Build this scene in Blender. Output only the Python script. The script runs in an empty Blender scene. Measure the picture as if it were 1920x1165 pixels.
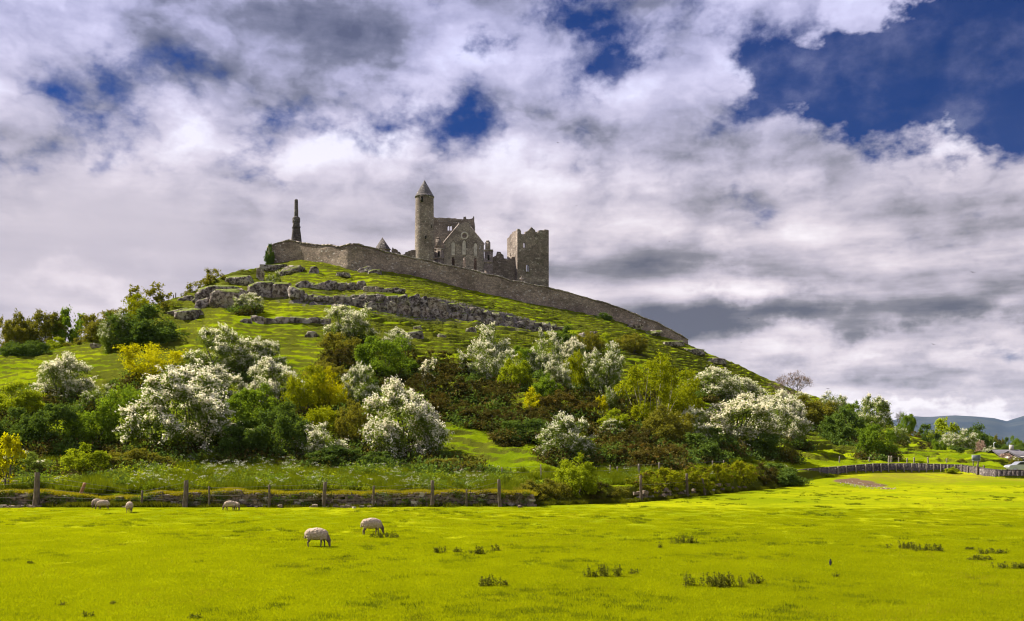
import bpy, bmesh, math, random
import numpy as np
from mathutils import Vector, Matrix

sc = bpy.context.scene
R = math.radians
# ---------------------------------------------------------------- camera, sky, sun, exposure
FPX, HOR, CAMH = 1867.0, 835.0, 4.8          # focal length in photo pixels, horizon row, eye height
cam = bpy.data.cameras.new('camera'); camo = bpy.data.objects.new('camera', cam)
sc.collection.objects.link(camo); sc.camera = camo
camo.location = (0, 0, CAMH); camo.rotation_euler = (R(90), 0, 0)
cam.sensor_width = 36; cam.lens = FPX / 1920 * 36
cam.shift_y = (HOR - 582.5) / 1920
cam.clip_start = 0.5; cam.clip_end = 40000

SUN_AZ, SUN_EL = 66.0, 46.0                   # degrees left of the view direction, elevation
sun = bpy.data.lights.new('sun', 'SUN'); suno = bpy.data.objects.new('sun', sun)
sc.collection.objects.link(suno)
sun.energy = 5.0; sun.angle = R(0.6); sun.color = (1.0, 0.93, 0.80)
SUNV = Vector((-math.sin(R(SUN_AZ)) * math.cos(R(SUN_EL)), math.cos(R(SUN_AZ)) * math.cos(R(SUN_EL)), math.sin(R(SUN_EL))))
suno.rotation_euler = SUNV.to_track_quat('Z', 'Y').to_euler()

sc.view_settings.view_transform = 'Standard'; sc.view_settings.look = 'None'
sc.view_settings.exposure = 1.30; sc.view_settings.gamma = 1.0
sc.view_settings.use_curve_mapping = False
sc.cycles.filter_width = 1.15; sc.cycles.use_denoising = True; sc.cycles.denoising_input_passes = 'RGB_ALBEDO_NORMAL'; sc.cycles.denoising_prefilter = 'ACCURATE'
sc.cycles.max_bounces = 6; sc.cycles.diffuse_bounces = 3; sc.cycles.transmission_bounces = 4; sc.cycles.volume_bounces = 1


class E:
    """tiny expression wrapper over node sockets"""
    nt = None

    def __init__(s, v): s.v = v

    @staticmethod
    def m(op, *a, clamp=False):
        n = E.nt.nodes.new('ShaderNodeMath'); n.operation = op; n.use_clamp = clamp
        for i, x in enumerate(a):
            if isinstance(x, E): E.nt.links.new(x.v, n.inputs[i])
            else: n.inputs[i].default_value = float(x)
        return E(n.outputs[0])

    def __add__(s, o): return E.m('ADD', s, o)
    def __radd__(s, o): return E.m('ADD', s, o)
    def __sub__(s, o): return E.m('SUBTRACT', s, o)
    def __rsub__(s, o): return E.m('SUBTRACT', o, s)
    def __mul__(s, o): return E.m('MULTIPLY', s, o)
    def __rmul__(s, o): return E.m('MULTIPLY', s, o)
    def __truediv__(s, o): return E.m('DIVIDE', s, o)
    def __rtruediv__(s, o): return E.m('DIVIDE', o, s)


def sstep(x, a, b, lo=0.0, hi=1.0):
    n = E.nt.nodes.new('ShaderNodeMapRange'); n.interpolation_type = 'SMOOTHSTEP'
    E.nt.links.new(x.v, n.inputs[0])
    for i, k in enumerate((a, b, lo, hi)): n.inputs[i + 1].default_value = k
    return E(n.outputs[0])


def xyz(x, y, z):
    n = E.nt.nodes.new('ShaderNodeCombineXYZ')
    for i, k in enumerate((x, y, z)):
        if isinstance(k, E): E.nt.links.new(k.v, n.inputs[i])
        else: n.inputs[i].default_value = k
    return E(n.outputs[0])


def noise(vec, scale, detail=4, rough=0.55, dist=0.0):
    n = E.nt.nodes.new('ShaderNodeTexNoise'); n.noise_dimensions = '3D'
    if vec is not None: E.nt.links.new(vec.v, n.inputs['Vector'])
    n.inputs['Scale'].default_value = scale; n.inputs['Detail'].default_value = detail
    n.inputs['Roughness'].default_value = rough; n.inputs['Distortion'].default_value = dist
    return E(n.outputs['Fac'])


def ramp(x, stops, interp='LINEAR'):
    n = E.nt.nodes.new('ShaderNodeValToRGB'); n.color_ramp.interpolation = interp
    E.nt.links.new(x.v, n.inputs[0]); els = n.color_ramp.elements
    while len(els) < len(stops): els.new(0.5)
    for e, (p, c) in zip(els, stops): e.position = p; e.color = (c[0], c[1], c[2], 1)
    return E(n.outputs[0])


def mixc(f, a, b, mode='MIX'):
    n = E.nt.nodes.new('ShaderNodeMix'); n.data_type = 'RGBA'; n.blend_type = mode; n.clamp_factor = True
    if isinstance(f, E): E.nt.links.new(f.v, n.inputs[0])
    else: n.inputs[0].default_value = f
    for i, k in ((6, a), (7, b)):
        if isinstance(k, E): E.nt.links.new(k.v, n.inputs[i])
        else: n.inputs[i].default_value = (k[0], k[1], k[2], 1)
    return E(n.outputs[2])


def noise2(vec, scale, detail=4, rough=0.55):
    n = E.nt.nodes.new('ShaderNodeTexNoise'); n.noise_dimensions = '2D'; E.nt.links.new(vec.v, n.inputs['Vector'])
    n.inputs['Scale'].default_value = scale; n.inputs['Detail'].default_value = detail; n.inputs['Roughness'].default_value = rough
    return E(n.outputs['Fac'])


def build_world():
    w = bpy.data.worlds.new('World'); sc.world = w; w.use_nodes = True
    nt = w.node_tree; nt.nodes.clear(); E.nt = nt
    out = nt.nodes.new('ShaderNodeOutputWorld'); bg = nt.nodes.new('ShaderNodeBackground')
    nt.links.new(bg.outputs[0], out.inputs[0]); bg.inputs['Strength'].default_value = 0.1
    sky = nt.nodes.new('ShaderNodeTexSky'); sky.sky_type = 'NISHITA'; sky.sun_disc = False
    sky.sun_elevation = R(SUN_EL); sky.sun_rotation = R(-SUN_AZ)
    sky.air_density = 1.0; sky.dust_density = 0.3; sky.ozone_density = 2.5
    tc = nt.nodes.new('ShaderNodeTexCoord'); sp = nt.nodes.new('ShaderNodeSeparateXYZ')
    nt.links.new(tc.outputs['Generated'], sp.inputs[0])
    x, y, z = (E(sp.outputs[i]) for i in range(3))
    u = E.m('ARCTAN2', x, y)
    v = z / E.m('SQRT', x * x + y * y + 1e-6)

    v = E.m('MAXIMUM', v, -0.02)
    wp = noise2(xyz(u + 5.2, v * 1.4, 0.0), 6.0, 6, 0.6)
    wq = noise2(xyz(u + 9.7, v * 1.4, 0.0), 6.0, 6, 0.6)
    uw = u + (wp - 0.5) * 0.26
    vw = v + (wq - 0.5) * 0.17

    def blob(px, py, sx, sy, amp):
        u0 = math.atan((px - 960) / FPX); v0 = (HOR - py) / FPX * math.cos(u0)
        du = (uw - u0) * (FPX / sx); dv = (vw - v0) * (FPX / sy)
        return E.m('EXPONENT', (du * du + dv * dv) * -1.0) * amp

    def total(lst):
        t = blob(*lst[0])
        for b in lst[1:]: t = t + blob(*b)
        return t
    vv = v + 0.22
    qs = 2.5
    qy = E.m('LOGARITHM', vv, math.e) * -1.75

    def Q(ox=0.0, oy=0.0, oz=0.0): return xyz(u * qs + (ox + oz * 13.7), qy + (oy + oz * 7.3), 0.0)

    noise = noise2

    def puffs(vec, scale):
        n = nt.nodes.new('ShaderNodeTexVoronoi'); n.voronoi_dimensions = '2D'; n.feature = 'F1'; n.inputs['Scale'].default_value = scale
        n.inputs['Detail'].default_value = 3; n.inputs['Roughness'].default_value = 0.5; n.inputs['Lacunarity'].default_value = 2.3; n.normalize = True
        nt.links.new(vec.v, n.inputs['Vector']); return 1.0 - E(n.outputs['Distance'])
    wv = nt.nodes.new('ShaderNodeTexNoise'); wv.noise_dimensions = '2D'; wv.inputs['Scale'].default_value = 3.2; wv.inputs['Detail'].default_value = 5; wv.inputs['Roughness'].default_value = 0.6; nt.links.new(Q(0, 0, 2.0).v, wv.inputs['Vector'])

    def warped(vec, k):
        n = nt.nodes.new('ShaderNodeVectorMath'); n.operation = 'MULTIPLY_ADD'; nt.links.new(wv.outputs['Color'], n.inputs[0]); n.inputs[1].default_value = (k, k, 0); nt.links.new(vec.v, n.inputs[2]); return E(n.outputs[0])
    n1 = noise(Q(0, 0, 3.7), 1.9, 8, 0.58)
    n2 = noise(Q(0, 0, 8.1), 3.6, 8, 0.60)
    n2b = noise(Q(-0.07, -0.10, 8.1), 3.6, 3, 0.5)
    n3 = noise(xyz(u + 3.1, v * 2.9, 0.0), 4.2, 6, 0.55)
    pf = puffs(warped(Q(0, 0, 1.0), 0.32), 2.6)
    pfb = puffs(warped(Q(-0.05, -0.075, 1.0), 0.32), 2.6)
    # where the photograph shows blue sky between the clouds
    cov = total([(1690, 145, 400, 125, -0.85), (1960, 225, 260, 70, -0.35), (1430, 60, 150, 120, -0.40), (895, 70, 60, 70, -0.42),
                 (1090, 12, 70, 40, -0.28), (890, 235, 90, 26, -0.07), (450, 270, 220, 60, -0.42), (60, 180, 90, 50, -0.10),
                 (1720, 0, 240, 34, 0.36), (40, 50, 160, 70, 0.35), (1240, 170, 130, 130, 0.10), (1500, 320, 420, 60, 0.14),
                 (340, 180, 60, 40, 0.16), (300, 480, 700, 120, 0.40), (1300, 600, 900, 190, 0.45), (200, 700, 900, 110, 0.4), (520, 50, 260, 80, 0.30)])
    D = (n1 - 0.5) * 1.25 + (n2 - 0.5) * 0.8 + (pf - 0.62) * 0.75 + cov * 0.85 + 0.66
    mask = sstep(D, 0.30, 0.68)
    mask = E.m('MAXIMUM', mask, sstep(n2, 0.42, 0.75) * 0.22 + 0.03)
    dark = total([(590, 40, 210, 85, 0.40), (330, 40, 120, 60, 0.12), (450, 160, 260, 60, 0.14), (1190, 280, 130, 50, 0.18), (800, 320, 110, 30, 0.14),
                  (1580, 575, 440, 42, 0.30), (1850, 475, 260, 60, 0.24), (1230, 470, 190, 55, 0.16), (1300, 615, 120, 50, 0.22),
                  (1750, 705, 400, 18, 0.16), (1850, 745, 300, 12, 0.14)])
    lite = total([(180, 70, 130, 60, 0.26), (350, 185, 60, 40, 0.34), (1380, 540, 110, 36, 0.28), (1500, 645, 220, 30, 0.28), (1870, 625, 120, 36, 0.22),
                  (740, 140, 80, 80, 0.20), (180, 570, 90, 36, 0.22), (900, 400, 340, 60, 0.08), (1060, 330, 130, 50, 0.12), (1700, 772, 400, 12, 0.2)])
    calm = E.m('MINIMUM', blob(150, 480, 560, 150, 0.9) + blob(900, 640, 1500, 60, 0.25), 0.85)
    low = sstep(v, 0.30, 0.12)
    n4 = noise(xyz(u + 1.7, v * 6.0, 0.0), 3.6, 6, 0.52)
    n4b = noise(xyz(u + 1.7, v * 6.0 + 0.10, 0.0), 3.6, 4, 0.5)
    rel = ((n2 - n2b) * 0.6 + (pf - pfb) * 1.0 + (pf - 0.62) * 0.3 + (n1 - 0.5) * 0.3) * (1.0 - low * 0.55) + (n3 - 0.5) * (1.25 - low * 0.6) + ((n4 - 0.5) * 1.1 + (n4 - n4b) * 1.1) * low
    L = 0.555 + rel * 0.9 * (1.0 - calm) - dark + lite + calm * 0.04
    L = E.m('MINIMUM', E.m('MAXIMUM', L, 0.0), 1.0)
    cloud = ramp(L, [(0.0, (0.070, 0.075, 0.105)), (0.25, (0.135, 0.135, 0.165)), (0.50, (0.265, 0.252, 0.305)), (0.74, (0.385, 0.358, 0.405)), (1.0, (0.50, 0.48, 0.52))])
    veil = sstep(v, 0.40, 0.14)
    cloud = mixc(veil * 0.25, cloud, mixc(1.0, cloud, (1.12, 1.0, 0.90), 'MULTIPLY'))
    upper = sstep(v, 0.20, 0.42)
    cloud = mixc(upper * 0.65, cloud, mixc(1.0, cloud, (0.78, 0.86, 1.22), 'MULTIPLY'))
    scl = nt.nodes.new('ShaderNodeVectorMath'); scl.operation = 'SCALE'; scl.inputs['Scale'].default_value = 7.9
    nt.links.new(cloud.v, scl.inputs[0])
    blue = mixc(1.0, E(sky.outputs[0]), (0.016, 0.066, 0.19), 'MULTIPLY')
    fin = mixc(mask, blue, E(scl.outputs[0]))
    nt.links.new(fin.v, bg.inputs['Color'])
    w.cycles.sampling_method = 'MANUAL'; w.cycles.sample_map_resolution = 512


build_world()

# ---------------------------------------------------------------- helpers
COL = sc.collection
_rs = np.random.RandomState(7)
_PERM = _rs.rand(64, 64, 64).astype(np.float32)


def vnoise(x, y, z=0.0):
    x, y, z = np.broadcast_arrays(np.asarray(x, float), np.asarray(y, float), np.asarray(z, float))
    xi, yi, zi = np.floor(x).astype(int), np.floor(y).astype(int), np.floor(z).astype(int)
    fx, fy, fz = x - xi, y - yi, z - zi
    fx, fy, fz = (f * f * (3 - 2 * f) for f in (fx, fy, fz))
    out = 0
    for a in (0, 1):
        for b in (0, 1):
            for c in (0, 1):
                wgt = (fx if a else 1 - fx) * (fy if b else 1 - fy) * (fz if c else 1 - fz)
                out = out + wgt * _PERM[(xi + a) & 63, (yi + b) & 63, (zi + c) & 63]
    return out * 2 - 1


def fbm(x, y, z=0.0, octv=4):
    s, a, f = 0, 1.0, 1.0
    for i in range(octv):
        s = s + a * vnoise(np.asarray(x) * f + i * 17.3, np.asarray(y) * f + i * 5.1, np.asarray(z) * f + i * 9.7)
        a *= 0.5; f *= 2.03
    return s


def mesh_np(name, v, f, mat=None, smooth=False, tint=None, attrs=None, check=False):
    """mesh from numpy vertices (N,3) and equal-size faces (M,k)"""
    v = np.ascontiguousarray(v, np.float32); f = np.ascontiguousarray(f, np.int32)
    me = bpy.data.meshes.new(name); k = f.shape[1]
    me.vertices.add(len(v)); me.vertices.foreach_set('co', v.ravel())
    me.loops.add(f.size); me.loops.foreach_set('vertex_index', f.ravel())
    me.polygons.add(len(f)); me.polygons.foreach_set('loop_start', np.arange(0, f.size, k, dtype=np.int32))
    try: me.polygons.foreach_set('loop_total', np.full(len(f), k, np.int32))
    except Exception: pass
    if smooth: me.polygons.foreach_set('use_smooth', np.ones(len(f), bool))
    if tint is not None:
        at = me.attributes.new('tint', 'FLOAT', 'FACE'); at.data.foreach_set('value', np.asarray(tint, np.float32))
    for nm, arr in (attrs or {}).items():
        at = me.attributes.new(nm, 'FLOAT', 'POINT'); at.data.foreach_set('value', np.asarray(arr, np.float32))
    me.update(calc_edges=True)
    if check: me.validate()
    if mat: me.materials.append(mat)
    return me


def join_np(parts):
    vs, fs, n = [], [], 0
    for v, f in parts:
        vs.append(v); fs.append(np.asarray(f) + n); n += len(v)
    return np.concatenate(vs), np.concatenate(fs)


def tag(o, label=None, cat=None, group=None, kind=None):
    if label: o['label'] = label
    if cat: o['category'] = cat
    if group: o['group'] = group
    if kind: o['kind'] = kind
    return o


def obj(name, me, parent=None, loc=None, rot=None, scale=None, mat=None):
    o = bpy.data.objects.new(name, me); COL.objects.link(o)
    if parent is not None: o.parent = parent
    if loc is not None: o.location = loc
    if rot is not None: o.rotation_euler = rot
    if scale is not None: o.scale = scale
    if mat and me is not None and not me.materials: me.materials.append(mat)
    return o


def empty(name, loc, rz=0.0, scale=(1, 1, 1)):
    o = bpy.data.objects.new(name, None); COL.objects.link(o)
    o.location = loc; o.rotation_euler = (0, 0, rz); o.scale = scale; o.empty_display_size = 0.3
    return o


BOXF = np.array([[0, 3, 2, 1], [4, 5, 6, 7], [0, 1, 5, 4], [1, 2, 6, 5], [2, 3, 7, 6], [3, 0, 4, 7]])


def boxv(c, s, rz=0.0, taper=1.0):
    x, y, z = s[0] / 2, s[1] / 2, s[2] / 2
    v = np.array([[-x, -y, -z], [x, -y, -z], [x, y, -z], [-x, y, -z], [-x * taper, -y * taper, z], [x * taper, -y * taper, z], [x * taper, y * taper, z], [-x * taper, y * taper, z]])
    ca, sa = math.cos(rz), math.sin(rz)
    v = np.stack([v[:, 0] * ca - v[:, 1] * sa, v[:, 0] * sa + v[:, 1] * ca, v[:, 2]], 1)
    return v + np.array(c), BOXF


def tube(pts, rad, n=6):
    """closed-ended tapered tube as quads"""
    pts = np.asarray(pts, float); m = len(pts); vs = []
    for i in range(m):
        t = pts[min(i + 1, m - 1)] - pts[max(i - 1, 0)]; t = t / (np.linalg.norm(t) + 1e-9)
        a = np.cross(t, [0.0, 0.1, 1.0] if abs(t[2]) < 0.9 else [1.0, 0, 0]); a /= np.linalg.norm(a) + 1e-9
        b = np.cross(t, a); th = np.arange(n) * 2 * math.pi / n
        vs.append(pts[i] + rad[i] * (np.cos(th)[:, None] * a + np.sin(th)[:, None] * b))
    v = np.concatenate(vs); f = []
    for i in range(m - 1):
        for j in range(n):
            k = (j + 1) % n; f.append([i * n + j, i * n + k, (i + 1) * n + k, (i + 1) * n + j])
    v = np.concatenate([v, pts[-1:]]); c = len(v) - 1
    for j in range(0, n, 2): f.append([(m - 1) * n + j, (m - 1) * n + (j + 1) % n, (m - 1) * n + (j + 2) % n, c])
    return v, np.array(f)


def at(px, py, d): return Vector(((px - 960) / FPX * d, d, CAMH + (HOR - py) / FPX * d))


# ---------------------------------------------------------------- materials
def newmat(name):
    m = bpy.data.materials.new(name); m.use_nodes = True; nt = m.node_tree; nt.nodes.clear(); E.nt = nt
    out = nt.nodes.new('ShaderNodeOutputMaterial')
    return m, nt, out


def attr(name):
    n = E.nt.nodes.new('ShaderNodeAttribute'); n.attribute_name = name
    return E(n.outputs['Fac'])


def objvec():
    n = E.nt.nodes.new('ShaderNodeTexCoord'); return E(n.outputs['Object'])


def geopos():
    n = E.nt.nodes.new('ShaderNodeNewGeometry'); return E(n.outputs['Position'])


def objrand():
    n = E.nt.nodes.new('ShaderNodeObjectInfo'); return E(n.outputs['Random'])


def bump(h, strength, dist):
    n = E.nt.nodes.new('ShaderNodeBump'); n.inputs['Strength'].default_value = strength; n.inputs['Distance'].default_value = dist
    E.nt.links.new(h.v, n.inputs['Height']); return E(n.outputs[0])


def leafmat(name, c1, c2, trans=0.35, tcol=None, spread=0.25, dry=None):
    m, nt, out = newmat(name)
    t = attr('tint'); r = objrand()
    f = t * (1 - spread) + r * spread
    col = mixc(f, c1, c2)
    if dry: col = mixc(sstep(noise(objvec(), 1.1, 2), 0.52, 0.66), col, dry)
    d = nt.nodes.new('ShaderNodeBsdfDiffuse'); tr = nt.nodes.new('ShaderNodeBsdfTranslucent'); mx = nt.nodes.new('ShaderNodeMixShader')
    nt.links.new(col.v, d.inputs[0])
    tc = mixc(1.0, col, tcol or (1.25, 1.15, 0.45), 'MULTIPLY'); nt.links.new(tc.v, tr.inputs[0])
    mx.inputs[0].default_value = trans
    nt.links.new(d.outputs[0], mx.inputs[1]); nt.links.new(tr.outputs[0], mx.inputs[2]); nt.links.new(mx.outputs[0], out.inputs[0])
    return m


def princ(name, col, rough=0.8, metal=0.0, nscale=None, var=0.25, bumps=None):
    m, nt, out = newmat(name); p = nt.nodes.new('ShaderNodeBsdfPrincipled'); nt.links.new(p.outputs[0], out.inputs[0])
    p.inputs['Roughness'].default_value = rough; p.inputs['Metallic'].default_value = metal
    p.inputs['Specular IOR Level'].default_value = 0.3
    if nscale:
        nz = noise(objvec(), nscale, 5)
        c = mixc(sstep(nz, 0.3, 0.7), tuple(k * (1 - var) for k in col), tuple(min(1, k * (1 + var)) for k in col))
        nt.links.new(c.v, p.inputs['Base Color'])
        if bumps: nt.links.new(bump(nz, bumps[0], bumps[1]).v, p.inputs['Normal'])
    else: p.inputs['Base Color'].default_value = (*col, 1)
    return m


def rubble(name, ca, cb, cell=2.2, lichen=0.5, moss=0.0, dark=(0.05, 0.045, 0.04), zsc=1.5):
    """rubble masonry: stones of uneven colour, recessed mortar, lichen specks and stains"""
    m, nt, out = newmat(name); p = nt.nodes.new('ShaderNodeBsdfPrincipled'); nt.links.new(p.outputs[0], out.inputs[0])
    p.inputs['Roughness'].default_value = 0.92; p.inputs['Specular IOR Level'].default_value = 0.15
    mp = nt.nodes.new('ShaderNodeMapping'); nt.links.new(geopos().v, mp.inputs[0]); mp.inputs['Scale'].default_value = (1, 1, zsc)
    pv = E(mp.outputs[0])
    vo = nt.nodes.new('ShaderNodeTexVoronoi'); vo.inputs['Scale'].default_value = cell; nt.links.new(pv.v, vo.inputs['Vector'])
    ve = nt.nodes.new('ShaderNodeTexVoronoi'); ve.feature = 'DISTANCE_TO_EDGE'; ve.inputs['Scale'].default_value = cell; nt.links.new(pv.v, ve.inputs['Vector'])
    sep = nt.nodes.new('ShaderNodeSeparateColor'); nt.links.new(vo.outputs['Color'], sep.inputs[0])
    rnd, rnd2 = E(sep.outputs[0]), E(sep.outputs[1])
    big = noise(pv, 0.16, 4, 0.6); fine = noise(pv, 3.5, 5, 0.65)
    col = mixc(rnd, ca, cb)
    col = mixc(sstep(big, 0.44, 0.58) * 0.75, mixc(1.0, col, (1.16, 1.12, 1.08), 'MULTIPLY'), mixc(1.0, col, (0.62, 0.57, 0.55), 'MULTIPLY'))
    col = mixc(sstep(fine, 0.35, 0.7) * 0.5, mixc(1.0, col, (0.6, 0.6, 0.6), 'MULTIPLY'), col)
    pale = sstep(rnd2, 0.90, 0.97) * sstep(fine, 0.42, 0.55)
    col = mixc(pale * lichen, col, (0.52, 0.47, 0.42))
    if moss: col = mixc(sstep(noise(pv, 0.30, 5, 0.65), 0.52, 0.66) * moss, col, (0.055, 0.07, 0.03))
    edge = sstep(E(ve.outputs['Distance']), 0.0, 0.09)
    col = mixc(edge, mixc(0.6, col, dark), col)
    nt.links.new(col.v, p.inputs['Base Color'])
    nt.links.new(bump(edge * 0.7 + rnd * 0.5 + fine * 0.4, 0.9, 0.12).v, p.inputs['Normal'])
    return m


M = {}
M['castle_wall'] = rubble('rampart_stone', (0.31, 0.25, 0.205), (0.53, 0.42, 0.335), 1.9, 1.0, 0.12)
M['castle'] = rubble('ruin_stone', (0.27, 0.23, 0.205), (0.43, 0.36, 0.31), 1.6, 0.8)
M['castle_mossy'] = rubble('mossy_ruin_stone', (0.26, 0.225, 0.20), (0.41, 0.345, 0.30), 1.6, 0.7, 0.3)
M['gable'] = rubble('gable_stone', (0.36, 0.31, 0.285), (0.52, 0.45, 0.40), 1.6, 0.5)
M['plaster'] = princ('limewash_traces', (0.47, 0.42, 0.38), 0.95, nscale=0.8, var=0.3)
M['coping'] = rubble('coping_stone', (0.48, 0.42, 0.38), (0.64, 0.57, 0.52), 1.4, 0.4)  # paler than the wall stone: a lit top edge put into the colour
M['slate'] = rubble('roof_stone', (0.18, 0.17, 0.175), (0.31, 0.29, 0.285), 2.2, 0.7)
M['dark_stone'] = rubble('dark_monument_stone', (0.10, 0.09, 0.085), (0.17, 0.15, 0.14), 1.6, 0.3)
M['right_wall'] = rubble('grey_wall_stone', (0.13, 0.115, 0.12), (0.25, 0.21, 0.20), 3.6, 0.5)
M['opening_shade'] = princ('painted_opening_shade', (0.02, 0.018, 0.016), 1.0)  # near-black colour standing for the shade inside slits and niches
M['post'] = princ('weathered_post', (0.125, 0.095, 0.07), 0.9, nscale=6, var=0.4, bumps=(0.5, 0.03))
M['post_grey'] = princ('grey_post', (0.22, 0.185, 0.15), 0.9, nscale=5, var=0.3)
M['post_rust'] = princ('rusty_post', (0.30, 0.15, 0.075), 0.9, nscale=6, var=0.35)
M['wire'] = princ('wire', (0.22, 0.20, 0.19), 0.5, 0.6)
M['bark'] = princ('bark', (0.10, 0.085, 0.07), 0.95, nscale=5, var=0.4)
M['bark_pale'] = princ('pale_bark', (0.30, 0.27, 0.17), 0.95, nscale=5, var=0.3)


def rockmat(name, ca, cb, lich=0.6):
    m, nt, out = newmat(name); p = nt.nodes.new('ShaderNodeBsdfPrincipled'); nt.links.new(p.outputs[0], out.inputs[0])
    p.inputs['Roughness'].default_value = 0.95; p.inputs['Specular IOR Level'].default_value = 0.15
    g = geopos(); big = noise(g, 0.5, 5, 0.6); fine = noise(g, 1.5, 7, 0.72, 0.4); spot = noise(g, 0.9, 5, 0.65)
    col = mixc(sstep(big, 0.35, 0.65), ca, cb)
    col = mixc(sstep(fine, 0.44, 0.54), mixc(1.0, col, (0.30, 0.28, 0.28), 'MULTIPLY'), col)
    col = mixc(sstep(spot + (fine - 0.5) * 0.6, 0.50, 0.60) * lich, col, (0.50, 0.44, 0.39))
    # thin turf clings to the flat tops
    gn = nt.nodes.new('ShaderNodeNewGeometry'); sx = nt.nodes.new('ShaderNodeSeparateXYZ'); nt.links.new(gn.outputs['True Normal'], sx.inputs[0])
    turf = sstep(E(sx.outputs[2]) + (big - 0.5) * 0.9, 0.55, 0.80)
    col = mixc(turf * 0.92, col, (0.13, 0.165, 0.006))
    nt.links.new(col.v, p.inputs['Base Color'])
    nt.links.new(bump(fine + spot * 0.5, 1.0, 0.5).v, p.inputs['Normal'])
    return m


M['rock'] = rockmat('limestone', (0.15, 0.122, 0.105), (0.27, 0.22, 0.19))
M['rock_warm'] = rockmat('warm_limestone', (0.25, 0.20, 0.165), (0.38, 0.30, 0.24))
M['stone'] = princ('field_stone', (0.19, 0.145, 0.105), 0.95, nscale=3.2, var=0.5, bumps=(0.6, 0.06))
M['stone_pale'] = princ('pale_field_stone', (0.42, 0.37, 0.31), 0.95, nscale=3.2, var=0.35, bumps=(0.6, 0.06))
M['earth'] = princ('earth_core', (0.06, 0.045, 0.025), 1.0, nscale=4, var=0.4)

# foliage
M['leaf_green'] = leafmat('leaf_green', (0.09113, 0.1518, 0.0162), (0.2025, 0.2937, 0.0243), 0.38)
M['leaf_bright'] = leafmat('leaf_bright', (0.1602, 0.2168, 0.01131), (0.3393, 0.3958, 0.01885), 0.42)
M['leaf_dark'] = leafmat('leaf_dark', (0.05947, 0.102, 0.02124), (0.1317, 0.1954, 0.03398), 0.30)
M['leaf_haw'] = leafmat('leaf_hawthorn', (0.0891, 0.1346, 0.02376), (0.2079, 0.2673, 0.04356), 0.35)
M['leaf_yellow'] = leafmat('leaf_yellow', (0.33, 0.32, 0.006), (0.56, 0.53, 0.012), 0.45, (1.1, 1.05, 0.3))
M['leaf_lime'] = leafmat('leaf_lime', (0.165, 0.195, 0.006), (0.32, 0.335, 0.012), 0.45, (1.12, 1.1, 0.4))
M['leaf_olive'] = leafmat('leaf_olive', (0.115, 0.125, 0.018), (0.23, 0.215, 0.028), 0.35)
M['leaf_gorse'] = leafmat('leaf_gorse', (0.042, 0.044, 0.012), (0.095, 0.088, 0.020), 0.22, dry=(0.125, 0.088, 0.024))
M['leaf_gorse_red'] = leafmat('leaf_gorse_red', (0.066, 0.060, 0.014), (0.14, 0.115, 0.024), 0.25, dry=(0.17, 0.112, 0.026))
M['buds'] = leafmat('buds', (0.16, 0.115, 0.09), (0.30, 0.215, 0.17), 0.3, (1.1, 1.0, 0.9))
M['leaf_pink'] = leafmat('leaf_pink', (0.30, 0.20, 0.16), (0.46, 0.33, 0.27), 0.3, (1.1, 1.0, 0.9))
M['blossom'] = leafmat('blossom', (0.74, 0.69, 0.53), (0.94, 0.90, 0.75), 0.42, (1.0, 0.98, 0.86))
M['umbel'] = leafmat('umbel', (0.50, 0.50, 0.38), (0.78, 0.78, 0.66), 0.3, (1.0, 1.0, 0.8))
M['grass'] = leafmat('grass_blade', (0.190, 0.225, 0.0040), (0.43, 0.445, 0.0050), 0.5, (1.04, 1.06, 0.4), 0.40)
M['grass_hill'] = leafmat('hill_grass_blade', (0.15, 0.20, 0.004), (0.30, 0.35, 0.006), 0.5, (1.08, 1.06, 0.3), 0.3)
M['grass_long'] = leafmat('long_grass', (0.055, 0.080, 0.006), (0.17, 0.21, 0.010), 0.4, None, 0.6)
M['leaf_hump'] = leafmat('hump_grass', (0.12, 0.15, 0.008), (0.36, 0.38, 0.014), 0.35, None, 0.3, (0.16, 0.11, 0.03))
M['grass_foot'] = leafmat('foot_grass', (0.060, 0.072, 0.008), (0.13, 0.14, 0.012), 0.35, None, 0.5)
M['grass_dry'] = leafmat('dry_grass', (0.19, 0.18, 0.012), (0.38, 0.33, 0.020), 0.4, (1.12, 1.05, 0.4))
M['weed'] = leafmat('weed', (0.065, 0.0806, 0.013), (0.1625, 0.1625, 0.0195), 0.3)


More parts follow.
